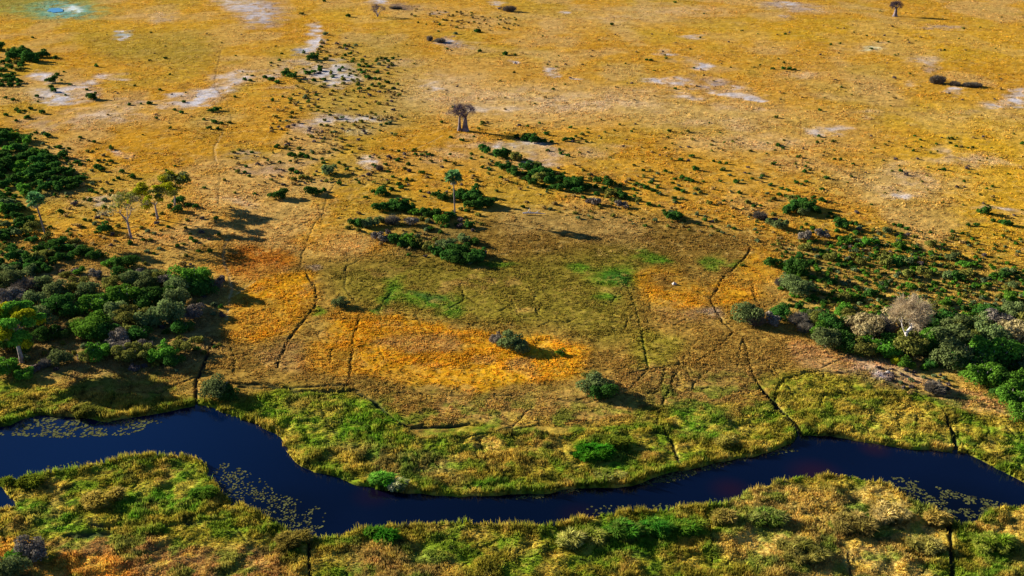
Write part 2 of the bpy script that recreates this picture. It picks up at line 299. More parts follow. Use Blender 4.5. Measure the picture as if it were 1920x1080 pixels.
# bare salt, sand and ash patches (cx, cy, rx, ry, strength, colour)
for cx, cy, rx, ry, a, c in [
    (120, 178, 42, 9, .9, SALT), (82, 145, 14, 7, .9, SALT), (150, 168, 26, 8, .8, SALT), (110, 186, 14, 5, .9, SALT), (207, 147, 20, 5, .8, SALT), (160, 160, 16, 4, .5, SALT),
    (370, 187, 34, 8, 1, SALT), (345, 181, 14, 4, .8, SALT), (400, 172, 26, 8, .9, SALT), (430, 155, 22, 9, .8, SALT), (455, 145, 16, 7, .7, SALT), (300, 195, 60, 5, .45, SALT), (200, 215, 60, 8, .35, SALT), (100, 232, 60, 10, .35, GREY),
    (485, 18, 34, 15, .85, GREY), (490, 38, 26, 10, .85, GREY), (450, 8, 32, 6, .8, SALT), (480, 28, 22, 10, .6, SALT),
    (590, 60, 8, 12, .8, SALT), (588, 80, 10, 6, .95, SALT), (580, 95, 14, 6, .9, SALT), (566, 98, 12, 4, .5, (.1, .2, .35)),
    (625, 140, 34, 14, .8, SALT), (630, 152, 22, 8, .7, SALT), (600, 120, 30, 6, .6, SALT), (540, 126, 18, 5, .5, GREY), (510, 140, 14, 5, .6, SALT),
    (580, 245, 20, 6, .8, SALT), (560, 240, 20, 5, .5, GREY), (670, 222, 34, 7, .6, SALT), (625, 222, 30, 6, .5, GREY), (670, 250, 12, 6, .7, (.45, .5, .4)), (600, 228, 20, 4, .5, SALT), (535, 165, 16, 4, .4, GREY),
    (712, 3, 14, 3, 1, SALT), (820, 23, 9, 3, .9, SALT), (930, 6, 10, 3, .8, SALT), (770, 15, 34, 6, .5, EARTH), (740, 12, 30, 6, .8, (.16, .12, .12)),
    (840, 78, 20, 5, .9, GREY), (848, 76, 8, 3, 1, SALT), (870, 88, 24, 4, .6, GREY),
    (740, 118, 26, 6, .5, SAND), (820, 150, 40, 12, .5, SAND), (810, 166, 10, 5, .7, SALT), (850, 180, 50, 14, .6, SAND), (900, 205, 34, 6, .8, (.6, .5, .4)), (930, 208, 40, 5, .7, (.6, .5, .4)), (980, 178, 50, 12, .6, SAND),
    (1080, 192, 70, 12, .7, SAND), (1070, 205, 40, 8, .8, SAND), (1180, 200, 60, 8, .5, SAND), (1150, 35, 40, 6, .5, SAND), (1290, 22, 60, 8, .4, SAND), (1250, 103, 14, 4, .8, SALT), (1290, 115, 26, 4, .6, SAND), (1318, 125, 10, 3, .9, SALT),
    (1240, 152, 28, 5, .9, SALT), (1275, 158, 22, 5, .6, SALT), (1300, 150, 26, 8, .5, GREY), (1340, 160, 30, 6, .7, GREY), (1370, 172, 26, 5, .8, SALT), (1400, 183, 24, 4, .9, SALT), (1420, 187, 10, 3, .9, SALT), (1290, 180, 26, 5, .6, SALT), (1220, 178, 40, 5, .5, SAND),
    (1360, 200, 24, 5, .6, SAND), (1420, 208, 30, 4, .6, SAND), (1350, 232, 80, 8, .5, SAND), (1460, 10, 26, 6, .7, GREY), (1480, 8, 10, 3, .9, SALT), (1510, 18, 24, 6, .6, GREY), (1465, 30, 8, 2, .8, SALT),
    (1035, 137, 10, 5, .8, SALT), (1080, 145, 9, 3, .6, SALT), (1055, 24, 8, 3, .8, SALT), (1300, 70, 14, 4, .5, SALT), (1505, 140, 26, 7, .6, SAND), (1730, 115, 22, 8, .5, SALT), (1740, 130, 8, 8, .5, GREY), (1635, 90, 12, 3, .7, (.6, .65, .45)), (1655, 82, 10, 3, .7, SAND),
    (1700, 40, 30, 6, .5, EARTH), (1770, 52, 30, 4, .6, GREY), (1792, 172, 14, 4, 1, SALT), (1890, 195, 34, 6, .9, SALT), (1915, 175, 12, 5, .9, SALT), (1905, 188, 20, 5, .8, SALT), (1640, 212, 16, 4, .6, SAND), (1550, 243, 24, 5, .9, SALT), (1550, 240, 40, 7, .4, SAND), (1460, 265, 60, 10, .5, SAND), (1840, 212, 40, 6, .35, SAND),
    (1770, 285, 12, 8, .8, SAND), (1810, 298, 50, 6, .8, SAND), (1860, 310, 40, 5, .6, SAND), (1700, 330, 34, 16, .6, SAND), (1690, 364, 18, 5, .8, SALT), (1720, 350, 50, 14, .5, SAND), (1868, 392, 30, 5, .8, SALT), (1890, 405, 30, 8, .5, SAND), (1710, 160, 10, 3, .7, SAND),
    (975, 275, 40, 8, .7, SALT), (900, 272, 40, 6, .7, SALT), (1000, 310, 30, 8, .7, (.5, .42, .40)), (1020, 292, 20, 6, .5, GREY), (1090, 292, 26, 6, .5, SAND), (840, 293, 30, 8, .6, SAND), (1160, 278, 26, 5, .4, SAND), (693, 304, 10, 6, .7, SALT), (500, 315, 34, 9, .55, (.34, .24, .20)), (475, 290, 30, 6, .4, GREY), (560, 303, 12, 4, .6, GREY),
    (440, 375, 24, 5, .5, SAND), (460, 380, 20, 5, .4, SAND), (140, 385, 14, 5, .4, SAND), (170, 380, 20, 6, .35, SALT), (230, 290, 12, 5, .5, SALT), (582, 503, 12, 5, .7, (.30, .25, .24)),
    (1320, 590, 24, 8, .3, GREY), (1668, 702, 12, 6, .9, (.28, .26, .28)), (1640, 690, 30, 5, .5, (.5, .4, .3)), (966, 118, 5, 3, 1, SALT), (1265, 530, 22, 7, .7, (.12, .07, .02)),
    (880, 258, 24, 5, .5, SAND), (310, 35, 20, 6, .4, GREY), (270, 30, 40, 8, .3, SAND), (228, 67, 12, 5, .8, (.25, .4, .5)), (220, 62, 5, 2, 1, SALT), (232, 73, 4, 3, 1, SALT),
    (115, 20, 70, 13, .9, (.16, .27, .10)), (115, 19, 38, 9.5, .95, (.10, .34, .36)), (134, 17, 14, 5, 1, (.8, .85, .9)), (60, 20, 50, 9, .5, (.2, .28, .10)), (1050, 270, 30, 10, .3, EARTH)]:
    b, m = ell(cx, cy, rx * 1.25, ry * 1.25, 1.25, .75); lerp(c, b, m * (.25 + .75 * sstep(.36, .6, nS[b])), a)
# fine mottling
lerp((.30, .17, .05), full, sstep(.55, .75, nC) * sstep(.4, .6, nB), .45)
lerp((.56, .40, .12), full, sstep(.6, .8, fbm(GX / 1.7, GY / 1.7, 2)) * (V < 480), .35)
COL *= (0.66 + 0.68 * fbm(GX / 2.6 + 5, GY / 2.6, 3))[..., None]
lf = sstep(700, 800, V + 40 * ((U < 330) | (U > 1240))); q_ = fbm(GX / 3.1 + 400, GY / 3.1, 3); q2 = fbm(GX / 1.3 + 40, GY / 1.3, 2)
lerp((.05, .17, .006), full, lf * sstep(.5, .66, q_) * (V > 690), .5); lerp((.36, .27, .04), full, lf * sstep(.55, .75, 1 - q_ + .12 * (q2 - .5)), .6); lerp((.02, .03, .008), full, lf * sstep(.62, .8, 1 - q2), .7)
lerp((.34, .24, .05), full, sstep(430, 520, V) * sstep(.55, .75, q2), .3)

# river outline
RIVER = [(-900, 800), (0, 800), (60, 782), (140, 786), (200, 792), (260, 781), (330, 768), (372, 761), (420, 772), (480, 795), (510, 815), (540, 845), (570, 870), (610, 890), (670, 905), (710, 912), (760, 925), (860, 932), (960, 931), (1010, 928), (1080, 916), (1180, 912), (1220, 900), (1290, 880), (1380, 858), (1440, 845), (1497, 830), (1503, 812), (1560, 818), (1640, 830), (1720, 840), (1786, 850), (1794, 846), (1840, 868), (1890, 888), (1930, 910), (2300, 1010),
         (2300, 1100), (1960, 955), (1880, 952), (1840, 968), (1800, 992), (1775, 988), (1765, 965), (1720, 945), (1690, 925), (1660, 905), (1600, 895), (1540, 888), (1480, 897), (1440, 908), (1410, 928), (1380, 943), (1310, 950), (1230, 956), (1100, 963), (1040, 986), (960, 988), (860, 984), (760, 984), (700, 980), (650, 994), (590, 1006), (565, 1002), (520, 980), (490, 960), (440, 938), (418, 912), (400, 892), (412, 872), (370, 853), (300, 848), (240, 853), (180, 867), (110, 880), (40, 893), (0, 902), (30, 935), (28, 945), (0, 948), (-300, 960), (-900, 1000)]
def smooth_loop(p, n=2):
    for _ in range(n):
        p = np.array(p, float); q = np.roll(p, -1, 0); p = np.stack([p * .75 + q * .25, p * .25 + q * .75], 1).reshape(-1, 2)
    return p
RS = smooth_loop(RIVER, 1)
b, m = region(RS, 1, .5)
bed = np.zeros((ny, nx), np.float32); bed[b] = blur(m, 2.2, 1.6); core = np.zeros((ny, nx), np.float32); core[b] = blur(m, 5, 4)
REL = np.zeros((ny, nx), np.float32)
# trails and wet channels: (points, width m, depth m, colour, strength)
TR = [
    ([(626, 348), (615, 365), (607, 395), (605, 404), (592, 418), (584, 430), (575, 455), (566, 480), (563, 500)], .45, .15, (.12, .08, .02), .7),
    ([(830, 255), (760, 290), (720, 310), (640, 350)], .5, .1, (.50, .36, .16), .6), ([(722, 304), (745, 293)], .5, .15, (.12, .07, .02), .7),
    ([(605, 402), (560, 425), (520, 445), (470, 460)], .45, .12, (.14, .09, .03), .6),
    ([(575, 515), (592, 540), (595, 560), (588, 580), (572, 600), (550, 625), (535, 650), (525, 670), (520, 690)], .6, .25, (.02, .018, .01), .95),
    ([(672, 595), (662, 640), (658, 680), (656, 710)], .5, .2, (.05, .035, .01), .8), ([(663, 620), (635, 635), (622, 658), (618, 680)], .35, .15, (.08, .05, .01), .7),
    ([(575, 605), (595, 625), (610, 655), (620, 665), (645, 680)], .35, .12, (.09, .05, .01), .6), ([(710, 650), (722, 680), (735, 710)], .3, .1, (.1, .06, .01), .5),
    ([(414, 95), (405, 130), (403, 165), (425, 190), (435, 225), (412, 255), (400, 280), (404, 300), (413, 330), (411, 355), (409, 385)], .35, .1, (.14, .09, .03), .6), ([(418, 250), (403, 282), (406, 302)], .5, .06, (.6, .42, .2), .4),
    ([(427, 450), (418, 480), (423, 500), (432, 520), (436, 545), (430, 560)], .6, .15, (.46, .33, .15), .6), ([(430, 450), (420, 482), (428, 503), (437, 525)], .3, .15, (.10, .07, .02), .7),
    ([(1408, 462), (1400, 480), (1380, 500), (1358, 520), (1340, 550), (1332, 560), (1340, 580), (1355, 605)], .55, .25, (.05, .035, .012), .85), ([(1332, 562), (1315, 550), (1300, 547)], .4, .15, (.06, .04, .01), .7),
    ([(1395, 455), (1408, 462)], .5, .2, (.06, .04, .02), .7), ([(1355, 605), (1375, 620), (1360, 640), (1330, 665), (1300, 680), (1250, 688), (1180, 700)], .4, .2, (.06, .045, .015), .8), ([(1180, 700), (1260, 686), (1340, 686), (1440, 685)], .4, .18, (.06, .045, .015), .7),
    ([(1395, 640), (1405, 680), (1410, 700), (1425, 725), (1445, 745)], .5, .25, (.03, .03, .01), .9), ([(1425, 728), (1460, 765), (1485, 790), (1506, 820)], 1.1, .5, WET, .95),
    ([(1263, 700), (1260, 725), (1245, 750), (1235, 780), (1230, 800)], .5, .25, (.03, .04, .01), .8), ([(1216, 690), (1195, 715), (1180, 732)], .4, .2, (.03, .03, .01), .8),
    ([(1175, 530), (1185, 560), (1195, 590), (1203, 620), (1208, 650), (1214, 690)], .4, .2, (.03, .07, .008), .75), ([(1195, 520), (1230, 513), (1300, 510), (1390, 507)], .4, .2, (.04, .05, .012), .75),
    ([(640, 525), (650, 500), (680, 485), (760, 475), (850, 465)], .5, .18, (.07, .07, .02), .6), ([(650, 500), (645, 540), (665, 565)], .4, .15, (.08, .07, .02), .6), ([(735, 545), (725, 570), (700, 585)], 1.2, .1, (.03, .08, .01), .7),
    ([(400, 640), (378, 690), (368, 720), (368, 768)], .6, .4, WET, .9), ([(385, 650), (383, 700)], .35, .2, WET, .7), ([(430, 640), (440, 680), (438, 700)], .4, .2, (.04, .05, .012), .6),
    ([(480, 712), (560, 735), (690, 733), (760, 737), (860, 743), (960, 742), (1060, 752), (1100, 756)], .4, .2, (.07, .05, .02), .7),
    ([(430, 718), (500, 722), (560, 736), (620, 738), (660, 733), (700, 752), (725, 775), (745, 792), (765, 802), (830, 802), (880, 796)], 1.0, .4, (.012, .022, .012), .9), ([(450, 725), (520, 730), (600, 725), (660, 722)], .8, .3, (.012, .025, .015), .8),
    ([(1455, 775), (1452, 740), (1470, 710), (1530, 697), (1600, 700), (1650, 715), (1700, 735), (1740, 743), (1780, 745), (1850, 757), (1925, 800)], .6, .3, (.02, .025, .01), .85), ([(1665, 718), (1700, 732), (1745, 742)], 1.6, .2, (.03, .03, .015), .7),
    ([(1768, 770), (1783, 800), (1791, 830), (1793, 858)], .8, .5, WET, .95), ([(1535, 720), (1545, 740), (1535, 770)], .4, .25, (.03, .04, .01), .8), ([(1545, 700), (1543, 735)], .35, .2, (.04, .04, .01), .7),
    ([(583, 1000), (580, 1040), (582, 1120)], .55, .5, WET, .95), ([(225, 738), (205, 758), (190, 772)], .4, .25, WET, .8), ([(240, 735), (300, 738), (340, 718), (375, 705)], .5, .25, WET, .7), ([(1320, 958), (1334, 1000), (1337, 1120)], .35, .3, (.03, .04, .01), .8),
    ([(1778, 985), (1783, 1020), (1790, 1120)], .7, .5, WET, .9), ([(1590, 1040), (1600, 1120)], .4, .3, WET, .7), ([(1500, 215), (1502, 255)], .35, .1, (.2, .1, .03), .6), ([(1410, 530), (1416, 560), (1430, 580)], .4, .2, (.05, .04, .015), .7),
    ([(480, 527), (540, 508), (565, 500)], .35, .12, (.1, .06, .02), .6), ([(527, 505), (535, 560), (530, 600)], .3, .1, (.15, .08, .01), .5), ([(1240, 800), (1260, 830), (1275, 870)], .6, .35, WET, .8),
    ([(840, 830), (900, 815), (1000, 800), (1100, 790)], .4, .25, (.05, .06, .01), .6), ([(900, 820), (910, 860), (950, 900)], .35, .25, (.05, .06, .01), .6), ([(960, 805), (970, 850)], .35, .25, (.05, .06, .01), .6), ([(700, 790), (690, 830), (650, 850)], .4, .3, (.02, .05, .01), .6), ([(600, 745), (610, 790), (640, 820)], .35, .25, (.02, .05, .01), .6), ([(520, 750), (515, 800)], .4, .25, (.02, .05, .01), .6),
    ([(960, 565), (1040, 580), (1180, 545)], .3, .12, (.08, .06, .02), .4), ([(1000, 640), (1100, 630), (1190, 615), (1300, 600)], .3, .12, (.07, .05, .02), .5), ([(1120, 580), (1080, 555)], .3, .12, (.08, .06, .02), .4),
    ([(0, 790), (60, 765), (110, 752)], .6, .3, WET, .7), ([(330, 985), (400, 960), (440, 940)], .5, .3, (.02, .05, .01), .7), ([(170, 985), (260, 990), (340, 985), (440, 975)], .7, .35, (.01, .02, .02), .8), ([(130, 1005), (200, 1000)], 1.6, .35, WET, .8),
    ([(1880, 790), (1850, 780), (1760, 790)], .35, .2, (.04, .05, .01), .6), ([(1720, 780), (1715, 830)], .35, .25, (.04, .05, .01), .7), ([(1680, 770), (1690, 820)], .35, .25, (.04, .05, .01), .6), ([(1620, 770), (1600, 810)], .35, .25, (.04, .05, .01), .6)]
TR += [([(1214, 690), (1120, 695), (1040, 688), (1000, 640)], .3, .15, (.06, .05, .015), .7), ([(690, 600), (800, 600), (900, 612), (1000, 600), (1100, 610), (1195, 600)], .3, .15, (.07, .06, .02), .6), ([(430, 650), (500, 640), (560, 610), (600, 600), (670, 598)], .3, .12, (.10, .06, .02), .6),
       ([(1440, 685), (1500, 700), (1540, 690), (1600, 665)], .35, .15, (.06, .05, .02), .7), ([(1100, 756), (1180, 735), (1216, 700), (1263, 690)], .35, .15, (.05, .045, .015), .8), ([(960, 742), (1000, 760), (960, 800), (900, 822)], .3, .15, (.06, .05, .015), .6), ([(1290, 690), (1330, 720), (1400, 740), (1425, 730)], .3, .15, (.05, .045, .015), .6),
       ([(1056, 480), (1120, 500), (1195, 520)], .3, .12, (.06, .07, .015), .5), ([(850, 465), (900, 500), (960, 565), (1000, 640)], .3, .12, (.08, .06, .02), .4), ([(656, 710), (640, 740)], .4, .2, (.03, .04, .01), .7), ([(590, 780), (680, 800), (760, 850), (840, 880)], .3, .2, (.03, .05, .01), .6), ([(1340, 686), (1300, 720), (1290, 770)], .3, .15, (.05, .05, .012), .5),
       ([(1450, 690), (1500, 760), (1600, 790), (1700, 800)], .3, .2, (.04, .05, .01), .55), ([(480, 527), (430, 560), (425, 600)], .35, .12, (.55, .40, .2), .45), ([(560, 425), (610, 430), (680, 430), (720, 470)], .3, .1, (.14, .1, .03), .4), ([(820, 390), (930, 395), (1100, 395), (1240, 415)], .3, .1, (.5, .36, .14), .35)]
def wet_cracks(n, poly, lo, hi, seed, colr):
    r = np.random.default_rng(seed); p = np.array(poly, float); k = 0
    while k < n:
        a = r.uniform(p[:, 0].min(), p[:, 0].max()); c = r.uniform(p[:, 1].min(), p[:, 1].max())
        if not inside(poly, np.array([a]), np.array([c]))[0]: continue
        ang = r.uniform(-.9, .9) + (0 if r.random() < .6 else 1.4); pts = [(a, c)]
        for _ in range(r.integers(2, 5)):
            ang += r.normal(0, .5); s = r.uniform(lo, hi); a += math.cos(ang) * s; c += math.sin(ang) * s * .6; pts.append((a, c))
        TR.append((pts, r.uniform(.2, .45), r.uniform(.12, .3), colr, r.uniform(.3, .6))); k += 1
wet_cracks(46, [(470, 745), (700, 750), (780, 812), (900, 800), (1200, 795), (1380, 790), (1420, 840), (1200, 895), (900, 920), (620, 880)], 8, 24, 1, (.02, .045, .01))
wet_cracks(34, [(0, 905), (300, 860), (400, 880), (560, 1010), (540, 1040), (0, 1000)], 8, 24, 2, (.015, .035, .012))
wet_cracks(46, [(600, 1005), (1100, 990), (1400, 940), (1500, 910), (1700, 930), (1900, 980), (1920, 1080), (600, 1080)], 10, 26, 3, (.025, .03, .01))
wet_cracks(20, [(1470, 720), (1700, 740), (1900, 800), (1900, 870), (1560, 810)], 8, 20, 4, (.03, .04, .01))
wet_cracks(46, [(1120, 520), (1180, 470), (1400, 600), (1440, 690), (1200, 760), (900, 790), (860, 745), (1100, 730), (1130, 640), (900, 605), (700, 580), (640, 510)], 18, 44, 5, (.09, .065, .018))
for pts, wd, dp, c, a in TR:
    pts = [(p[0], p[1]) for p in pts]
    # wobble
    q = []
    for (x0, y0), (x1, y1) in zip(pts, pts[1:]):
        for t in np.linspace(0, 1, 4, endpoint=False): q.append((x0 + (x1 - x0) * t + random.uniform(-1.3, 1.3), y0 + (y1 - y0) * t + random.uniform(-.6, .6)))
    q.append(pts[-1]); b = box(q, 12)
    if b is None: continue
    bx, by = GX[b], GY[b]; d = np.full(bx.shape, 1e9)
    g = [ground(*p) for p in q]
    for (x0, y0), (x1, y1) in zip(g, g[1:]):
        L2 = (x1 - x0) ** 2 + (y1 - y0) ** 2 + 1e-9; t = np.clip(((bx - x0) * (x1 - x0) + (by - y0) * (y1 - y0)) / L2, 0, 1)
        d = np.minimum(d, np.hypot(bx - x0 - t * (x1 - x0), by - y0 - t * (y1 - y0)))
    px_m = depth(V[b]) / F * 1.2
    m = 1 - sstep(.45, 1.25, d / np.maximum(wd * .6 * (0.7 + .6 * nC[b]), px_m * 1.0))
    lerp(c, b, m, a); REL[b] -= m * dp
land = 1 - sstep(.02, .35, bed)
# tussock relief: tall and lumpy near the river, low on the dry plain
FR = [(-1000, 715), (60, 720), (340, 755), (420, 765), (480, 742), (560, 738), (680, 748), (720, 778), (780, 815), (900, 815), (1040, 815), (1200, 795), (1240, 765), (1380, 780), (1450, 750), (1460, 712), (1560, 702), (1700, 735), (1760, 760), (1960, 800), (3000, 860), (3000, 3900), (-1000, 3900)]
lush = np.zeros((ny, nx), np.float32); b, m = region(FR, 22, .8); lush[b] = m; lush = lush * land
forest = np.zeros((ny, nx), np.float32)
rel = (fbm(GX / 1.5 + 3, GY / 1.5, 3) - .45) * (.2 + .35 * lush) + (fbm(GX / 2.4, GY / 2.4 + 8, 2) - .5) * (.2 + .6 * lush)
ZG = rel * land + REL * land + .12 * land - bed * .9 - core * .6
ZG = np.where((V < 700) & (bed < .01), np.maximum(ZG, -.28), ZG)
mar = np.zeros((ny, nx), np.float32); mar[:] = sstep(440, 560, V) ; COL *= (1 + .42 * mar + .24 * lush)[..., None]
dark_mud = sstep(.08, .5, bed)
lerp((.012, .014, .012), full, dark_mud, 1)
Vt = np.stack([GX, GY, ZG], -1).reshape(-1, 3)
idx = np.arange(ny * nx).reshape(ny, nx)
Fq = np.stack([idx[1:, :-1], idx[1:, 1:], idx[:-1, 1:], idx[:-1, :-1]], -1).reshape(-1, 4)
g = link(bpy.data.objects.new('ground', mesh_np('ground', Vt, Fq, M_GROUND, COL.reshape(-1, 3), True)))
tag(g, kind='structure')
def gi(u, v):
    j = np.clip(np.searchsorted(ug, u), 0, nx - 1); i = np.clip(np.searchsorted(vg, v), 0, ny - 1); return i, j
def gz(u, v):
    i, j = gi(u, v); return float(ZG[i, j])
# water sheet: follows the river a little beyond its banks
def water_sheet(name, pts, z, mat, grow):
    p = np.array(pts); W = np.array([ground(a, c, z) for a, c in p])
    me = bpy.data.meshes.new(name); import bmesh
    bm = bmesh.new(); vs_ = [bm.verts.new((x, y, z)) for x, y in W]; f = bm.faces.new(vs_)
    bmesh.ops.triangulate(bm, faces=[f]); bm.normal_update()
    for f in bm.faces:
        if f.normal.z < 0: f.normal_flip()
    bm.to_mesh(me); bm.free(); me.materials.append(mat)
    return tag(link(bpy.data.objects.new(name, me)), kind='structure')
WZ = -0.42
yy = [(-900, 760), (300, 745), (520, 770), (600, 850), (760, 890), (1180, 880), (1400, 830), (1480, 795), (1640, 805), (1940, 870), (2300, 970), (2300, 1140), (1960, 1000), (1780, 1015), (1600, 930), (1440, 950), (1250, 985), (1040, 1015), (650, 1025), (560, 1025), (400, 960), (380, 890), (200, 895), (60, 960), (-300, 985), (-900, 1040)]
water_sheet('river_water', yy, WZ, M_WATER, 0)
M_POND = water_mat('pond_water', (.03, .20, .30))
def pond(cx, cy, rx, ry, lab):
    pts = []
    for k in range(28):
        a = k / 28 * 2 * math.pi; r = 1 + random.uniform(-.16, .16); pts.append((cx + rx * r * math.cos(a), cy + ry * r * math.sin(a)))
    z = 0.42; W = np.array([ground(a, c, z) for a, c in pts])
    water_sheet('pond_water', pts, z, M_POND, 0)
pond(104, 19, 15, 4.0, '')

# ---------------------------------------------------------------- grass (too many to count)
shore = np.clip(blur(bed, 5, 5) * 5, 0, 1)
def tufts(name, N, vlo, vhi, hfun, wfun, blades, label, seed, keep=None, lean=.5):
    r = np.random.default_rng(seed)
    # even-ish on the land, thinner far away where each clump is larger
    y0 = ground(960, vhi)[1]; y1 = ground(960, vlo)[1]
    t = r.random(N * 2); Y = y0 * (y1 / y0) ** t
    X = r.uniform(-.62, .62, N * 2) * (Y * CP + H * SP)
    u, v = pix(X, Y); i, j = gi(u, v)
    ok = (bed[i, j] < .22)
    if keep is not None: ok &= keep(u, v, X, Y, r, i, j)
    u, v, X, Y, i, j = [a[ok][:N] for a in (u, v, X, Y, i, j)]; n = len(X)
    z = ZG[i, j]; c = COL[i, j]; dz = Y * CP + H * SP
    h = hfun(u, v, X, Y, i, j) * r.uniform(.55, 1.35, n); wdt = wfun(dz) * r.uniform(.6, 1.4, n)
    V_, F_, K_ = [], [], []
    for k in range(blades):
        a = r.uniform(0, 2 * math.pi, n); ln = r.uniform(.1, lean, n) * h; bw = wdt * r.uniform(.5, 1, n)
        ox = r.normal(0, 1, n) * wdt * .8; oy = r.normal(0, 1, n) * wdt * .8
        ax, ay = np.cos(a), np.sin(a)
        p0 = np.stack([X + ox - ay * bw, Y + oy + ax * bw, z - .1], -1); p1 = np.stack([X + ox + ay * bw, Y + oy - ax * bw, z - .1], -1)
        p2 = np.stack([X + ox + ax * ln + r.normal(0, .1, n), Y + oy + ay * ln, z + h * r.uniform(.7, 1.1, n)], -1)
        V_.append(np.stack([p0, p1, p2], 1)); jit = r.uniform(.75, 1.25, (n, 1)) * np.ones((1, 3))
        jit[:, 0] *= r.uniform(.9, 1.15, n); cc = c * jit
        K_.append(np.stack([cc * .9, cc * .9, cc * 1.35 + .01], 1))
    Vx = np.concatenate(V_).reshape(-1, 3); Kx = np.concatenate(K_).reshape(-1, 3)
    Fx = np.arange(len(Vx)).reshape(-1, 3)
    o = link(bpy.data.objects.new(name, mesh_np(name, Vx, Fx, M_GRASS, Kx)))
    return tag(o, label, 'grass', kind='stuff')
salty = lambda i, j: COL[i, j, 2] > .20
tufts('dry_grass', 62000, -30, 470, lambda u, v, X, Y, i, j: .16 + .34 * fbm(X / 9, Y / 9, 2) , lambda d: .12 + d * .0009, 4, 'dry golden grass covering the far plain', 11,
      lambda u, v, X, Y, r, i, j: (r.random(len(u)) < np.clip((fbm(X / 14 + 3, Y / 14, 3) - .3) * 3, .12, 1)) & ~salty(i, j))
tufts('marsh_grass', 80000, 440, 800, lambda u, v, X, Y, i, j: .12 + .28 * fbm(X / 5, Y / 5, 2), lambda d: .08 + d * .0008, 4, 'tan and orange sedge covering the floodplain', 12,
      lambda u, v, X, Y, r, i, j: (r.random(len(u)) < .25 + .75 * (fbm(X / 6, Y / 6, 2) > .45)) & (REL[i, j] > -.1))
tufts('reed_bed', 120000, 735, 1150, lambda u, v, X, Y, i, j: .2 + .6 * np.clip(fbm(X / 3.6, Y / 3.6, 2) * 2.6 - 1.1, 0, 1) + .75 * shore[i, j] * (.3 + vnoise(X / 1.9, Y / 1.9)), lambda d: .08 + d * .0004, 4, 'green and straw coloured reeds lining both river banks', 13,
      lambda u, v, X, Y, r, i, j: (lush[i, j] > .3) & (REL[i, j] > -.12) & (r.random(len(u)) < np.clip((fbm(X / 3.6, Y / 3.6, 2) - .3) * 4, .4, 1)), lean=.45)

# ---------------- limbs
def tube(V_, F_, pts, rad, k=7):
    base = len(V_); n = len(pts)
    for i, (p, q) in enumerate(zip(pts, rad)):
        d = (pts[min(i + 1, n - 1)] - pts[max(i - 1, 0)]).normalized(); a = d.orthogonal().normalized(); b_ = d.cross(a)
        for j in range(k):
            t = 6.2832 * j / k; V_.append(p + a * math.cos(t) * q + b_ * math.sin(t) * q)
    for i in range(n - 1):
        for j in range(k):
            F_.append((base + i * k + j, base + i * k + (j + 1) % k, base + (i + 1) * k + (j + 1) % k, base + (i + 1) * k + j))
def pymesh(name, V_, F_, mat, smooth=True):
    return mesh_np(name, np.array([tuple(v) for v in V_]), np.array(F_), mat, None, smooth)
# ---------------------------------------------------------------- plants
def leaf_cloud(r, lobes, n, size, squash=.85, inner=.25, flat=0.0):
    """n leaf-clump quads scattered over the shells of the given lobes -> V, F"""
    lobes = np.array(lobes, float); wgt = lobes[:, 3] ** 2; k = r.choice(len(lobes), n, p=wgt / wgt.sum())
    d = r.normal(0, 1, (n, 3)); d /= np.linalg.norm(d, axis=1)[:, None]
    d[:, 2] = np.where(d[:, 2] < -.3, -d[:, 2], d[:, 2])
    rad = lobes[k, 3] * (1 - inner * r.random(n) ** 1.6) * r.uniform(.88, 1.1, n)
    c = lobes[k, :3] + d * rad[:, None] * np.array([1, 1, squash])
    nrm = d + r.normal(0, .55, (n, 3)); nrm /= np.linalg.norm(nrm, axis=1)[:, None]
    a = np.cross(nrm, r.normal(0, 1, (n, 3))); a /= np.linalg.norm(a, axis=1)[:, None] + 1e-9; b = np.cross(nrm, a)
    s = (size * r.uniform(.55, 1.4, n))[:, None]
    Q = np.stack([c - a * s, c - b * s * .7, c + a * s * r.uniform(.7, 1.2, (n, 1)), c + b * s * .7], 1)
    c2 = Q.reshape(-1, 3); c2[:, 2] = np.maximum(c2[:, 2], -.05)
    return c2, np.arange(n * 4).reshape(-1, 4)
def bush_lobes(r, n, spread=.7, tall=1.0):
    L = [(0, 0, .42 * tall, .55), (r.uniform(-.35, .35), r.uniform(-.35, .35), .35 * tall, .5)]
    for _ in range(n):
        a = r.uniform(0, 6.28); q = r.uniform(.25, spread); s = r.uniform(.2, .46)
        L.append((q * math.cos(a), q * math.sin(a), max(s * .6, r.uniform(.25, .95) * tall), s))
    return L
def bush_mesh(seed, n, size, lobes, tall, mat, inner=.25, spread=.78):
    r = np.random.default_rng(seed); Vx, Fx = leaf_cloud(r, bush_lobes(r, lobes, spread, tall), n, size, inner=inner)
    return mesh_np('bush_foliage', Vx, Fx, mat)
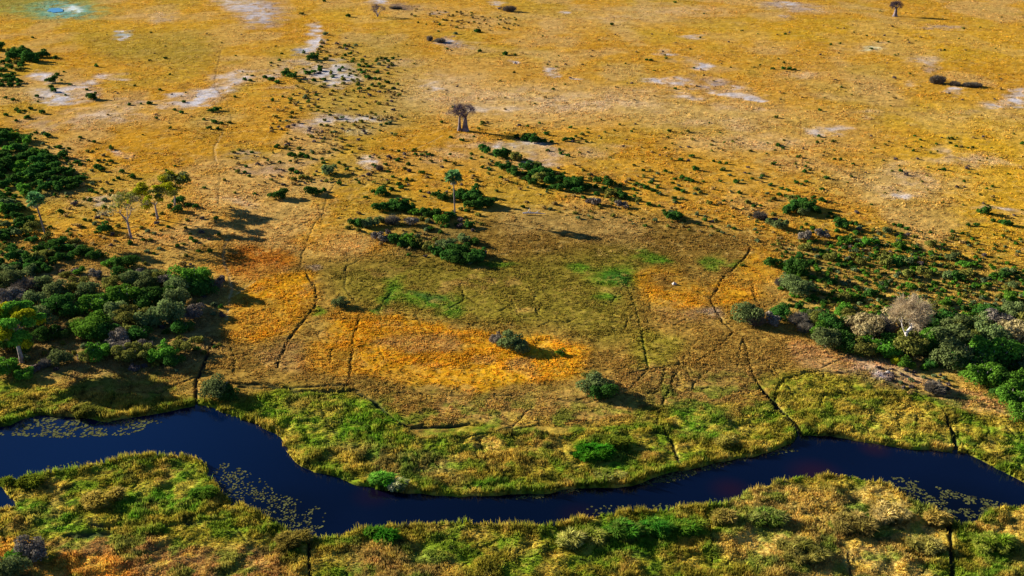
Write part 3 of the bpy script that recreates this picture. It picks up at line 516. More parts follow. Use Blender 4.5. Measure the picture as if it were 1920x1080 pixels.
def twig_mesh(name, seed, n, R, Hh, mat, wdt=.02, z0=0.0):
    """a bare brush heap: thin curved twigs fanning from the base"""
    r = np.random.default_rng(seed); a = r.uniform(0, 6.28, n); q = r.uniform(.1, 1, n) ** .6; h = r.uniform(.35, 1, n) * Hh * (1 - .35 * q)
    b0 = np.stack([np.cos(a) * q * .25 * R, np.sin(a) * q * .25 * R, np.full(n, z0)], -1); t0 = np.stack([np.cos(a) * q * R, np.sin(a) * q * R, z0 + h], -1) + r.normal(0, .06 * R, (n, 3))
    m0 = b0 * .45 + t0 * .55 + np.stack([np.zeros(n), np.zeros(n), h * .15], -1) + r.normal(0, .08 * R, (n, 3))
    sd_ = r.normal(0, 1, (n, 3)); sd_ /= np.linalg.norm(sd_, axis=1)[:, None]; sd_ *= wdt
    Q1 = np.stack([b0 - sd_, b0 + sd_, m0 + sd_, m0 - sd_], 1); Q2 = np.stack([m0 - sd_, m0 + sd_, t0 + sd_ * .3, t0 - sd_ * .3], 1)
    sd2 = np.cross(sd_, t0 - b0); sd2 /= np.linalg.norm(sd2, axis=1)[:, None] + 1e-9; sd2 *= wdt
    Q3 = np.stack([m0 - sd2, m0 + sd2, t0 + sd2 * .3, t0 - sd2 * .3], 1)
    Vx = np.concatenate([Q1, Q2, Q3]).reshape(-1, 3); return mesh_np(name, Vx, np.arange(len(Vx)).reshape(-1, 4), mat)
BUSH = {}
for ki, kd in enumerate('gboysdt'):
    BUSH[kd, 0] = [bush_mesh(100 + ki * 20 + q, 260, .17, 4, .62, LEAF[kd]) for q in range(3)]
    BUSH[kd, 1] = [bush_mesh(200 + ki * 20 + q, 900, .10, 8, .72, LEAF[kd], .3) for q in range(3)]
    BUSH[kd, 2] = [bush_mesh(300 + ki * 20 + q, 3200, .055, 13, .8, LEAF[kd], .3) for q in range(2)]
TWIGS = [twig_mesh('bush_twigs', 50 + q, 900, 1.0, 1.15, LEAF['d'], .016) for q in range(2)]

# (photo column, base row, width in px, kind)
B = []
def add(s, kind):
    for t in s.split(';'):
        a = t.split(',')
        if len(a) >= 3: B.append((float(a[0]), float(a[1]), float(a[2]), a[3].strip() if len(a) > 3 else kind))
add('180,126,10;61,72,7;106,142,11;97,156,16;90,153,10;132,161,8;115,152,6;68,183,11;100,173,15;95,166,12;163,170,8;170,187,16;176,186,10;25,189,10;10,185,8;33,190,6;30,208,10;52,223,14;78,214,14;10,218,11;57,206,10;35,212,10;46,210,9;30,228,8;90,258,15;320,243,8;292,224,8;300,170,8;318,141,6;242,198,9;279,196,12;264,196,6;345,193,9;328,208,9;340,213,11;398,211,14;408,209,14;383,226,8;402,232,14;392,243,12;408,244,10;416,234,10;430,232,8;440,183,8;458,151,11;470,153,9;472,143,6;120,136,6;32,247,8;65,261,6;185,313,10;173,285,6;71,192,6;123,180,6;268,254,5', 'g')
add('608,4,8;653,32,12;565,28,9,o;517,88,5;528,102,7;524,115,8;602,90,9;648,88,9;632,84,8,d;642,111,8;585,113,16;594,107,8;570,101,9,s;569,131,6;537,143,16;548,148,16;576,140,14;588,138,13;600,134,13;600,128,10;636,134,10;641,130,9;497,147,12;508,152,14;520,157,13;588,153,10;608,151,10;690,148,14;703,150,9;712,149,8;728,157,10;697,162,8;682,126,7;530,183,7;545,187,8;510,190,9;545,190,8,o;592,180,8;578,193,9;725,234,9;711,224,7;825,48,7;822,60,6;854,65,9,s;838,94,8;895,61,14;892,60,10,s;900,98,9;948,104,14;905,232,9;828,231,8;897,243,7;845,259,8;866,265,10;888,258,6;851,203,8;937,18,8,d;965,104,7', 'g')  # last entry: dark shrub standing in for the shadow of the bush left of it
add('1147,48,9;1266,6,7;1320,27,5,s;1212,114,8;1221,115,9;1266,168,8;1037,169,8;1255,248,10;1185,248,7;1070,241,8;1330,232,5;1350,250,5;1162,235,6;1370,128,5;1425,123,5;1060,265,14;1072,263,10;1025,254,12;985,263,18;1002,268,16;968,260,14;1080,258,8;1090,262,8,o;1020,268,14;1035,268,10;1538,209,9;1626,68,5;1577,165,6;1667,175,5;1670,200,5;1470,131,10;1480,132,11;1490,133,10;1450,131,8;1535,257,9;1533,269,8;1785,261,9;1778,262,9,o;1715,256,6;1726,264,7;1455,222,11,o;1650,22,4;1730,23,3;1772,26,3;1878,33,4;1838,52,4;1918,52,4;1635,93,7', 'g')
add('112,279,13;130,281,9;87,288,9;115,297,17;124,300,12;143,308,14;152,311,10;180,316,15;190,322,15;209,281,12;208,306,12;228,325,14;248,335,15;222,337,11;313,323,9;324,329,9;327,313,7;461,314,9;420,340,8,o;383,354,9;171,360,12;180,364,10;191,357,9;206,368,8,o;115,401,14;196,437,20;148,427,14,t;440,364,8,o;478,365,8;357,441,7;359,450,11;316,428,9;286,440,7,o;276,437,12,s;290,441,10,s;332,398,17;348,384,8;336,383,18;352,388,14;366,390,14;318,392,14;303,403,10,o;138,386,13,d;104,278,8;12,410,14;10,403,12', 'g')
add('503,303,7;524,306,8;520,278,14;543,282,8,o;545,293,14;552,294,12;566,295,14;576,297,14;603,301,9;606,307,9;545,322,14;556,326,12;565,335,14,o;550,340,14,o;576,336,12,o;590,330,10,o;617,328,22,s;612,342,10,o;636,347,11;650,320,10;637,308,9;522,374,24;530,372,14;586,367,18;600,364,14;608,360,12;705,314,9;691,330,12,d;748,300,8;747,285,8;777,284,11;780,292,9;791,293,10;804,292,10;767,323,9,d;745,303,9;792,327,13;762,340,10;748,348,14;752,355,12;700,362,12;713,366,18;728,368,14;733,358,13;720,350,10,o;686,372,9;673,345,8;768,377,9;789,361,8;844,291,8;910,288,18;903,297,8;936,297,22;946,298,18;884,291,9;883,299,8;935,312,15;945,320,17;953,312,14;905,316,9;918,320,9;931,360,9,o;893,350,12;894,340,10,o;820,372,18;830,377,16;858,375,18;866,366,16;875,378,22;890,372,24;900,382,24;912,388,26;895,392,20;880,391,22;848,372,12,o;863,395,12,o;875,398,12;856,424,12;880,428,16;888,429,12,o', 'g')
add('712,397,18;724,393,18;737,393,24;752,397,24;766,397,18;778,402,16,b;795,404,18;806,409,20;818,407,20;829,422,24,b;837,415,18;845,408,16;802,418,14,s;790,414,14,o;665,423,18;676,425,20;690,427,22,s;704,424,20,s;716,418,14,s;735,421,20,d;770,423,20,d;800,435,14,s;706,451,20,d;722,455,16,d;742,458,24;752,464,18;762,460,24,b;775,466,18;790,466,18,o;805,474,22,o;820,480,22;840,490,26;857,494,30;874,495,26;890,492,24;898,485,22;868,480,26;850,475,26;833,470,20,s;830,462,18,s;848,460,16,s;870,455,20,s;890,460,18;905,480,15,d;880,495,14,s;903,424,12,o;812,432,12,o', 'g')
add('1276,302,11;1298,296,11;1305,321,15;1248,323,10;1255,326,8,o;1338,304,8;1350,307,9;1362,309,9;1353,321,8;1278,336,12;1290,340,15;1298,342,12;1265,338,9;1262,345,8;1268,357,13;1280,361,11;1234,365,10;1264,374,11;1266,380,9;1196,379,14,o;1188,357,10;1204,352,15;1214,355,14;1194,348,10;1155,347,9;1163,351,9;1190,370,10;1218,387,13;1236,388,8;1245,398,9;1254,408,16;1265,414,22;1275,408,14;1262,400,12,o;1228,416,12,s;1321,415,12;1335,418,9,d;1381,344,13;1386,364,11;1412,338,9;1428,332,8;1350,342,7;1413,390,11;1426,388,8;1425,412,20,d;1436,412,12,d;1102,381,14,d;1115,385,16,d;1095,374,12;1153,380,15,o;1167,390,16,d;1168,373,18;1178,376,14;1052,290,10;1064,294,10;1028,284,8;1050,283,8;1048,318,9,d;1108,330,10,d;1058,326,8;970,302,18,o;985,302,10,o;1005,320,16;1000,330,14;1205,305,6,o;1220,322,9,o', 'g')
add('1459,275,12;1468,280,8;1509,325,12;1549,336,12;1494,345,11;1503,348,9;1512,343,9;1541,357,11;1465,356,11;1478,359,10;1445,348,9;1462,368,12;1475,370,10;1525,373,10;1540,377,14;1547,380,10;1450,376,14,o;1495,373,14;1488,382,18,o;1502,386,18;1515,392,22;1525,398,20;1500,400,24;1485,398,22;1475,402,18;1535,400,14;1505,405,18,s;1512,424,10;1504,430,10;1558,404,11;1566,410,12;1575,414,14;1584,418,14;1572,424,14;1580,430,22;1570,436,14;1596,422,13;1606,424,13;1612,430,12,s;1553,408,9;1543,446,16,d;1535,443,11,o;1448,425,16,s;1462,432,22,s;1453,413,10,d;1508,452,20,d;1571,447,10,o;1583,468,14;1555,460,11;1570,462,10;1536,480,10;1522,494,8;1519,494,10;1591,487,10,d;1690,427,14;1700,432,12;1677,424,10;1663,438,10,s;1685,445,12,s;1638,437,9,o;1744,438,8;1752,462,10;1785,437,11;1804,440,9;1816,425,10;1833,425,12;1847,402,16;1837,399,12;1858,404,9;1862,416,11;1885,423,16;1895,424,12;1769,320,11;1813,318,9,d;1679,300,8,d;1720,300,7,d;1566,382,7,o;1607,401,10,d;1635,385,6;1795,452,9,o;1832,459,11,o;1846,482,12,d;1835,476,10,o;1880,444,9;1890,437,9,o;1910,475,10,s', 'g')
add('1450,500,22;1482,512,24;1495,518,34;1475,505,18,b;1473,495,12,s;1485,505,14,s;1484,548,34,s;1500,555,30,s;1466,538,20,d;1400,612,38,s;1403,600,20,g;1415,612,28,d;1465,600,30;1450,610,24,d;1500,610,28,d;1374,600,12,o', 'g')
# lone floodplain and bank bushes
LONE = [(638, 577, 24, 's', 'lone blue-grey bush casting a long shadow on the orange sedge'), (958, 655, 34, 's', 'knobbly grey-green bush at the head of the clump on the yellow sedge'), (930, 645, 22, 'd', 'grey leafless bush at the left end of the clump on the yellow sedge'), (975, 662, 24, 's', 'low grey-green bush in front of the clump on the yellow sedge'),
        (1052, 667, 15, 'b', 'tiny bright green bush on the yellow sedge right of the clump'), (1116, 738, 44, 's', 'wide pale green bush alone on brown marsh above the river'), (1130, 748, 36, 'g', 'dark bush joined to the right of the wide pale green bush'), (1108, 722, 24, 'o', 'small olive bush at the back of the wide pale green bush'),
        (412, 745, 48, 's', 'big silvery green bush beside the small creek above the river bend'), (425, 750, 36, 'g', 'dark green bush tucked against the big silvery bush by the creek'), (38, 1048, 32, 'b', 'green-topped bush in the bottom left corner grass'), (62, 1052, 44, 'd', 'dark leafless bush in the bottom left corner grass'), (20, 1085, 52, 's', 'grey-green bush cut by the bottom left edge'),
        (1392, 500, 6, 'g', 'tiny dark bush beside the forked trail on the floodplain')]
# riparian woodland crowns: left and right
W_ = []
def addw(s):
    for t in s.split(';'):
        a = t.split(','); W_.append((float(a[0]), float(a[1]), float(a[2]), a[3].strip()))
addw('160,480,34,g;182,487,34,g;145,470,26,s;135,458,24,o;75,470,30,g;60,455,26,g;95,480,30,g;112,470,24,b;40,480,26,g;20,470,28,g;205,500,28,b;216,492,22,b;90,510,26,g;128,488,22,g;180,520,28,d;60,515,34,s;30,505,30,s;120,520,28,o;148,515,24,b;238,503,46,g;260,520,30,d;285,530,28,s;230,530,28,g;205,545,28,o;250,540,34,s;275,545,28,s;300,530,26,o;358,545,52,b;340,552,36,s;378,555,36,g;395,548,28,d;318,540,26,d;20,540,34,s;50,550,34,d;80,545,30,s;105,560,36,s;140,550,30,o;165,560,32,s;20,580,38,d;60,580,38,s;100,590,42,g;135,595,34,g;180,590,44,b;200,582,36,g;240,575,44,b;265,585,40,g;220,600,36,s;300,575,40,g;330,580,40,s;250,608,44,o;280,612,38,s;315,610,48,s;60,620,50,s;95,640,36,g;15,620,44,s;170,635,50,b;140,622,30,o;195,640,36,g;215,655,34,d;228,635,28,o;260,640,34,g;235,668,34,d;180,675,36,b;195,665,28,g;160,680,26,o;118,682,32,s;245,680,34,o;285,680,34,o;308,676,38,b;325,688,26,g;345,662,30,o;12,705,42,b;42,712,28,b;30,660,40,g;5,660,44,g;360,600,30,d;275,665,26,d;210,618,26,d;340,625,30,g;85,690,20,d')
W2 = []
W_L = len(W_)
addw('1535,615,30,o;1565,628,38,g;1545,632,32,b;1552,655,44,s;1595,662,44,g;1575,648,30,g;1625,640,56,t;1650,628,40,d;1600,630,34,t;1625,668,36,o;1640,660,36,b;1665,668,40,b;1680,655,30,g;1715,668,52,o;1735,655,40,b;1750,668,36,g;1700,690,22,b;1745,690,22,g;1680,682,18,y;1770,655,48,s;1755,625,44,g;1790,630,42,s;1815,618,38,b;1780,610,38,g;1800,655,50,s;1830,645,46,o;1790,690,56,s;1830,690,46,d;1770,685,30,s;1860,650,46,s;1845,620,36,s;1880,625,42,d;1905,645,46,t;1870,690,62,b;1850,685,40,b;1910,680,46,g;1895,700,42,g;1838,722,46,b;1875,728,38,g;1855,715,34,g;1880,750,30,g;1915,740,46,b;1905,765,46,b;1920,790,40,b;1810,700,36,g;1930,620,40,o;1935,700,44,s;1530,598,24,s;1510,625,20,d;1720,610,40,t;1690,620,44,t;1900,600,36,s;1850,595,30,g;1750,598,32,o;1960,740,50,b;1600,605,30,o')
# scatter zones: (polygon, count, size px lo, hi, kinds)
def zone(poly, n, lo, hi, kinds, seed, gap=1.0, out=None):
    r = np.random.default_rng(seed); p = np.array(poly, float); got = []; tries = 0
    while len(got) < n and tries < n * 60:
        tries += 1; a = r.uniform(p[:, 0].min(), p[:, 0].max()); c = r.uniform(p[:, 1].min(), p[:, 1].max())
        if not inside(poly, np.array([a]), np.array([c]))[0]: continue
        s = r.uniform(lo, hi) * (1.15 if r.random() < .2 else .9)
        if any(abs(a - q[0]) < (s + q[2]) * .5 * gap and abs(c - q[1]) < (s + q[2]) * .25 * gap for q in got): continue
        got.append((a, c, s, kinds[r.integers(len(kinds))]))
    (B if out is None else out).extend(got)
D1 = [(-20, 92), (60, 103), (104, 108), (108, 114), (80, 122), (38, 126), (44, 132), (36, 145), (50, 158), (20, 166), (-20, 160)]
zone(D1, 46, 12, 18, 'ggggo', 21, .55)
zone([(-20, 248), (40, 255), (60, 275), (95, 300), (110, 318), (150, 335), (160, 348), (130, 362), (100, 358), (60, 372), (30, 385), (-20, 385)], 110, 13, 22, 'ggggggb', 22, .55)
zone([(-20, 385), (40, 392), (60, 420), (95, 455), (130, 462), (150, 480), (100, 500), (-20, 560)], 60, 13, 24, 'ggggsob', 23, .6)
zone([(960, 322), (1000, 314), (1030, 318), (1060, 335), (1100, 336), (1140, 345), (1165, 362), (1175, 375), (1150, 372), (1100, 368), (1060, 362), (980, 345), (950, 335)], 46, 13, 21, 'gggggo', 24, .55)
zone([(1500, 470), (1640, 450), (1740, 470), (1920, 500), (1960, 600), (1700, 600), (1500, 600), (1450, 540)], 400, 9, 17, 'gbogsbob', 25, .58)
zone([(1600, 430), (1700, 430), (1760, 470), (1740, 500), (1560, 480)], 40, 8, 15, 'ggosd', 26, .8)
SM = []                                                          # the small rest
zone([(600, 60), (740, 110), (760, 200), (740, 260), (560, 300), (500, 240), (560, 150)], 230, 6, 11, 'tttoosod', 31, .8, SM)
zone([(640, 100), (740, 110), (740, 170), (660, 170)], 34, 7, 11, 'gog', 32, .9, SM)
zone([(760, 15), (960, 30), (1000, 60), (900, 60), (780, 45)], 60, 5, 8, 'tto', 33, .8, SM)
zone([(1440, 430), (1960, 440), (1960, 600), (1500, 610)], 460, 6, 12, 'gbotsogb', 34, .7, SM)
zone([(900, 200), (1440, 260), (1960, 250), (1960, 420), (1480, 330), (1200, 320), (900, 260)], 170, 5, 9, 'ootgdg', 35, 1, SM)
zone([(200, 60), (900, 70), (1900, 40), (1900, 200), (900, 200), (200, 240)], 200, 3.5, 7, 'oottdg', 36, 1, SM)
zone([(430, 280), (760, 270), (900, 330), (840, 380), (640, 340), (440, 360)], 120, 6, 11, 'ootgdt', 37, .9, SM)
zone([(120, 400), (420, 400), (420, 520), (240, 500), (120, 460)], 60, 7, 13, 'otsdg', 38, .9, SM)
zone([(880, 290), (1200, 320), (1440, 320), (1480, 470), (1240, 430), (980, 400)], 170, 6, 12, 'ootgs', 39, .9, SM)
zone([(-20, 240), (180, 260), (240, 380), (120, 470), (-20, 560)], 150, 6, 12, 'gogts', 40, .8, SM)
zone([(0, 500), (420, 520), (420, 650), (340, 700), (0, 700)], 130, 10, 20, 'sgdot', 41, .8, SM)
zone([(1520, 600), (1940, 590), (1940, 740), (1700, 690), (1540, 650)], 110, 10, 20, 'sgdotb', 42, .8, SM)
zone([(640, 380), (900, 395), (900, 490), (740, 480), (650, 430)], 60, 8, 15, 'sdotg', 43, .9, SM)
zone([(1640, 690), (1760, 700), (1800, 740), (1700, 745)], 24, 8, 14, 'dtds', 44, .9, SM)

def size_m(v, wpx): return wpx * depth(v) / F
# ---------------- naming of plants by landmark
LM = [(868, 245, 'two-trunk baobab'), (1680, 31, 'lone flat-topped tree at top right'), (708, 31, 'tiny vase-shaped tree near the top'), (852, 400, 'central fan palm'), (85, 445, 'left fan palm'), (120, 22, 'turquoise pool'), (110, 178, 'upper left salt pan'), (380, 185, 'white salt crescent'),
      (485, 28, 'grey ash flat at the top'), (620, 142, 'salt patch in the tan scrub'), (1320, 166, 'long pale sand streak'), (1785, 155, 'brush heap at right'), (825, 76, 'brush heap by the ash hollow'), (295, 411, 'yellow-green tree'), (328, 385, 'bent tree'), (245, 447, 'bare grey-limbed tree'), (1265, 531, 'white termite mound'), (990, 402, 'fallen grey log'), (640, 577, 'lone blue-grey bush'), (1160, 522, 'emerald wet patch'),
      (1500, 398, 'dark thicket on the right plain'), (1700, 655, 'tall dead pale tree'), (605, 400, 'trail bend on the left plain'), (1400, 470, 'head of the dark trail'), (1550, 243, 'small salt scrape'), (1700, 345, 'pale sandy circle'), (1868, 394, 'salt scrape near the right edge'), (410, 300, 'thin cattle path'), (1080, 200, 'broad sandy clearing'), (1480, 132, 'far green shrub row'), (818, 459, 'pale mound in the central thicket'), (30, 120, 'upper left thicket'), (60, 320, 'left edge thicket'), (1090, 352, 'dark shrub belt right of the palm'), (1800, 540, 'scrub slope at right'), (1840, 720, 'lime-green crown at right'), (170, 635, 'round bright crown in the left wood'), (42, 680, 'big tree with a pale trunk')]
ORD = ['closest', 'second closest', 'third closest', 'fourth closest', 'fifth closest', 'sixth closest', 'seventh closest', 'eighth closest', 'ninth closest', 'tenth closest']
def stem_mesh():
    V_, F_ = [], []; R = random.Random(12)
    for q in range(6):
        a = q * 1.05; d = Vector((math.cos(a) * .42, math.sin(a) * .42, .75)); m = d * .5 + Vector((R.uniform(-.05, .05), R.uniform(-.05, .05), .05))
        tube(V_, F_, [Vector((0, 0, -.05)), m, d], [.045, .03, .012], 5)
    return pymesh('bush_stem', V_, F_, M_BARK)
STEM = []
def wrap(o, name):
    e = bpy.data.objects.new(name, None); link(e); e.location = o.location; e.rotation_euler = o.rotation_euler; e.scale = o.scale
    o.parent = e; o.location = (0, 0, 0); o.rotation_euler = (0, 0, 0); o.scale = (1, 1, 1); return e
def add_stem(o, nm):
    e = wrap(o, nm); o.name = 'foliage'; o = e
    if not STEM: STEM.append(bpy.data.objects.new('stem', stem_mesh())); c = STEM[0]
    else: c = STEM[0].copy()
    link(c); c.parent = o; return o
def label_all(items, noun):
    """items: list of dict(u,v,w,kind) -> labels naming each by its nearest landmark, side and rank"""
    tone = {'g': 'dark green', 'b': 'bright green', 'y': 'lime green', 'o': 'olive', 's': 'grey-green', 'd': 'bare grey', 't': 'straw-coloured'}
    bins = {}
    for it in items:
        L = min(LM, key=lambda l: math.hypot(l[0] - it['u'], (l[1] - it['v']) * 2))
        dx, dy = it['u'] - L[0], (it['v'] - L[1]) * 2
        side = ('right of' if dx > 0 else 'left of') if abs(dx) > abs(dy) else ('below' if dy > 0 else 'above')
        it['L'] = (L[2], side, tone[it['kind']]); it['d'] = math.hypot(dx, dy); bins.setdefault(it['L'], []).append(it)
    for k, l in bins.items():
        l.sort(key=lambda i: i['d'])
        for n_, it in enumerate(l):
            o_ = ORD[n_] if n_ < 10 else {1: '%dst', 2: '%dnd', 3: '%drd'}.get((n_ + 1) % 10 if n_ + 1 > 20 else 0, '%dth') % (n_ + 1) + ' closest'
            it['label'] = f"{k[2]} {noun} {o_} {k[1]} the {k[0]}"
proto = {}
def place_bush(u, v, wpx, kind, name='bush', hmul=1.0, det=None):
    s = size_m(v, wpx) * .5
    d = det if det is not None else (0 if wpx < 15 else (1 if wpx < 32 else 2))
    if kind == 'd' and random.random() < .45: me = random.choice(TWIGS)
    else: me = random.choice(BUSH[kind, d])
    key = (name, me.name)
    if key in proto: o = proto[key].copy()
    else: o = bpy.data.objects.new(name, me); proto[key] = o
    link(o); x, y = ground(u, v); y += s * .3; x += 0
    o.location = (x, y, max(gz(u, v), -.3) - .05); o.rotation_euler = (0, 0, random.uniform(0, 6.28)); s *= 1.2; o.scale = (s * 1.12 * random.uniform(.9, 1.15), s * 1.12, s * hmul * random.uniform(.9, 1.25))
    return o
LM_ITEMS = [dict(u=a, v=c, w=w_, kind=k) for a, c, w_, k in B if -30 < a < 1950 and -10 < c < 1100]
LM_ITEMS.sort(key=lambda i: -i['w'])
ind, rest = LM_ITEMS[:300], LM_ITEMS[300:]
label_all(ind, 'bush')
for it in ind:
    o = place_bush(it['u'], it['v'], it['w'] * (1.15 if (650 < it['u'] < 925 and 380 < it['v'] < 500) or (950 < it['u'] < 1190 and 300 < it['v'] < 385) else 1.2), it['kind'], 'bush', 1.15)
    tag(o, it['label'], 'bush', 'bushes scattered over the dry plain')
woods = [dict(u=a, v=c, w=w_, kind=k) for a, c, w_, k in [(q[0], q[1], q[2] * (.8 if q[1] < 530 and q[0] < 900 else 1.2), q[3]) for q in W_]]
label_all(woods, 'tall shrub')
for it in woods:
    o = place_bush(it['u'], it['v'], it['w'], it['kind'], 'tall_shrub', .9 if it['v'] < 530 and it['u'] < 900 else 1.05, 2 if it['w'] > 25 else 1)
    tag(add_stem(o, 'tall_shrub'), it['label'], 'shrub', 'tall shrubs of the woods beside the river')
for u, v, wpx, k, lab in LONE:
    tag(add_stem(place_bush(u, v, wpx * 1.18, k, 'lone_bush', .95, 2), 'large_bush'), lab, 'bush')
# the remaining small scrub as one mass
def scrub_mass(items):
    r = np.random.default_rng(99); Vs, Fs, Ks = [], [], []; off = 0
    cols = {'g': (.045, .12, .018), 'b': (.09, .22, .02), 'o': (.19, .19, .035), 's': (.14, .19, .08), 'd': (.14, .11, .10), 't': (.40, .28, .09), 'y': (.15, .18, .02)}
    for a, c, w_, k in items:
        s = size_m(c, w_) * .5; n = 70 if w_ < 12 else 150
        Vx, Fx = leaf_cloud(r, bush_lobes(r, 3, .6, .6), n, .27 if n == 70 else .2)
        x, y = ground(a, c); Vx = Vx * s * 1.3 + np.array([x, y + s * .3, max(gz(a, c), -.3) - .05])
        Vs.append(Vx); Fs.append(Fx + off); off += len(Vx); Ks.append(np.tile(np.array(cols[k]) * r.uniform(.75, 1.3), (len(Vx), 1)))
    o = link(bpy.data.objects.new('scrub', mesh_np('scrub', np.concatenate(Vs), np.concatenate(Fs), M_GRASS, np.concatenate(Ks))))
    tag(o, 'small scrub of mixed green and straw shrublets over the plain', 'scrub', kind='stuff')
scrub_mass([(i['u'], i['v'], i['w'], i['kind']) for i in rest] + SM)

def limb(V_, F_, R, p, d, L, r0, level, maxl, spread, up, tips, k=7, taper=.62):
    n = 5; pts = [p.copy()]; dd = d.copy(); rr = [r0]
    for i in range(n):
        dd = (dd + Vector((R.gauss(0, .13), R.gauss(0, .13), R.gauss(0, .08) + up * .1))).normalized(); p = p + dd * L / n; pts.append(p.copy()); rr.append(r0 * (1 - (1 - taper) * (i + 1) / n))
    tube(V_, F_, pts, rr, k)
    if level >= maxl: tips.append((p, dd)); return
    m = R.choice([2, 3, 3]) if level > 0 else R.choice([3, 4])
    for q in range(m):
        a = 6.28 * q / m + R.uniform(-.5, .5); o_ = dd.orthogonal().normalized(); o_.rotate(Matrix.Rotation(a, 3, dd))
        nd = (dd + o_ * spread * R.uniform(.6, 1.2)).normalized(); st = pts[-1] if q < 2 else pts[-2]
        limb(V_, F_, R, st, nd, L * R.uniform(.6, .85), rr[-1] * R.uniform(.6, .8), level + 1, maxl, spread, up, tips, max(4, k - 1), taper)
def part(name, me, parent, label=None):
    o = link(bpy.data.objects.new(name, me)); o.parent = parent
    if label: o['label'] = label
    return o
def thing(name, u, v, label, cat, group=None, z=None):
    e = link(bpy.data.objects.new(name, None)); x, y = ground(u, v); e.location = (x, y, z if z is not None else gz(u, v) - .05); e.empty_display_size = .5
    return tag(e, label, cat, group)
def twig_cloud(seed, tips, n, L, wdt, mat, name, droop=0):
    r = np.random.default_rng(seed); k = r.integers(0, len(tips), n); P0 = np.array([tuple(t[0]) for t in tips])[k]; D = np.array([tuple(t[1]) for t in tips])[k]
    D = D * .7 + r.normal(0, .6, (n, 3)); D[:, 2] += droop; D /= np.linalg.norm(D, axis=1)[:, None]; ln = (L * r.uniform(.4, 1.2, n))[:, None]
    P0 = P0 + r.normal(0, .25 * L, (n, 3)); P1 = P0 + D * ln
    s = np.cross(D, r.normal(0, 1, (n, 3))); s /= np.linalg.norm(s, axis=1)[:, None] + 1e-9; s *= wdt
    Q = np.stack([P0 - s, P0 + s, P1 + s * .2, P1 - s * .2], 1).reshape(-1, 3)
    return mesh_np(name, Q, np.arange(len(Q)).reshape(-1, 4), mat)

def baobab(u, v, height, label, twin, seed, width):
    R = random.Random(seed); t = thing('baobab_tree', u, v, label, 'tree'); V_, F_, tips = [], [], []
    if twin: stems = [(-.85, .0, .42, Vector((-.03, 0, 1))), (.6, 0, .70, Vector((.06, 0, 1)))]
    else: stems = [(0, 0, .75, Vector((.03, 0, 1))), (-.45, 0, .3, Vector((.03, 0, 1)))]
    hs = height * .48
    for x, y, r_, d in stems:
        pts = [Vector((x * width * (1 - .25 * i / 5) + d.x * hs * i / 5, y, hs * i / 5)) for i in range(6)]; rr = [r_ * width * f_ for f_ in (1.5, 1.12, .9, .78, .66, .5)]
        tube(V_, F_, pts, rr, 14)
        nb = 5 if r_ > .5 else 3
        for q in range(nb):
            a = 6.28 * q / nb + R.uniform(-.3, .3); nd = Vector((math.cos(a) * .75, math.sin(a) * .75, .8)).normalized()
            limb(V_, F_, R, pts[-1] - Vector((0, 0, .1)), nd, height * .17, r_ * width * .36, 1, 4, .75, .1, tips, 6)
    part('trunk', pymesh('baobab_trunk', V_, F_, M_BAOBAB), t)
    tips = [(Vector((p.x, p.y, min(p.z, height * .9 + R.uniform(-.5, .3)))), d) for p, d in tips]
    part('crown', twig_cloud(seed, tips, 3400, height * .11, .035, M_TWIG, 'baobab_crown'), t)
    return t
baobab(868, 246, 11.3, 'bare grey baobab with two thick trunks and a long shadow on gold grass', True, 5, 1.55)
baobab(1678, 31, 10.6, 'far lone bare tree with flat dark crown and long shadow at top right', False, 8, 1.7)

def small_vase_tree(u, v):
    t = thing('vase_tree', u, v, 'tiny dark vase-shaped tree beside the black ash hollow near the top edge', 'tree'); V_, F_, tips = [], [], []; R = random.Random(4)
    for q in range(4):
        a = 6.28 * q / 4; limb(V_, F_, R, Vector((0, 0, 0)), Vector((math.cos(a) * .35, math.sin(a) * .35, 1)).normalized(), 3.4, .34, 1, 3, .5, .1, tips, 6)
    part('trunk', pymesh('vase_trunk', V_, F_, M_BARK), t); part('crown', twig_cloud(4, tips, 700, 1.5, .06, M_TWIG, 'vase_crown'), t)
small_vase_tree(708, 32)

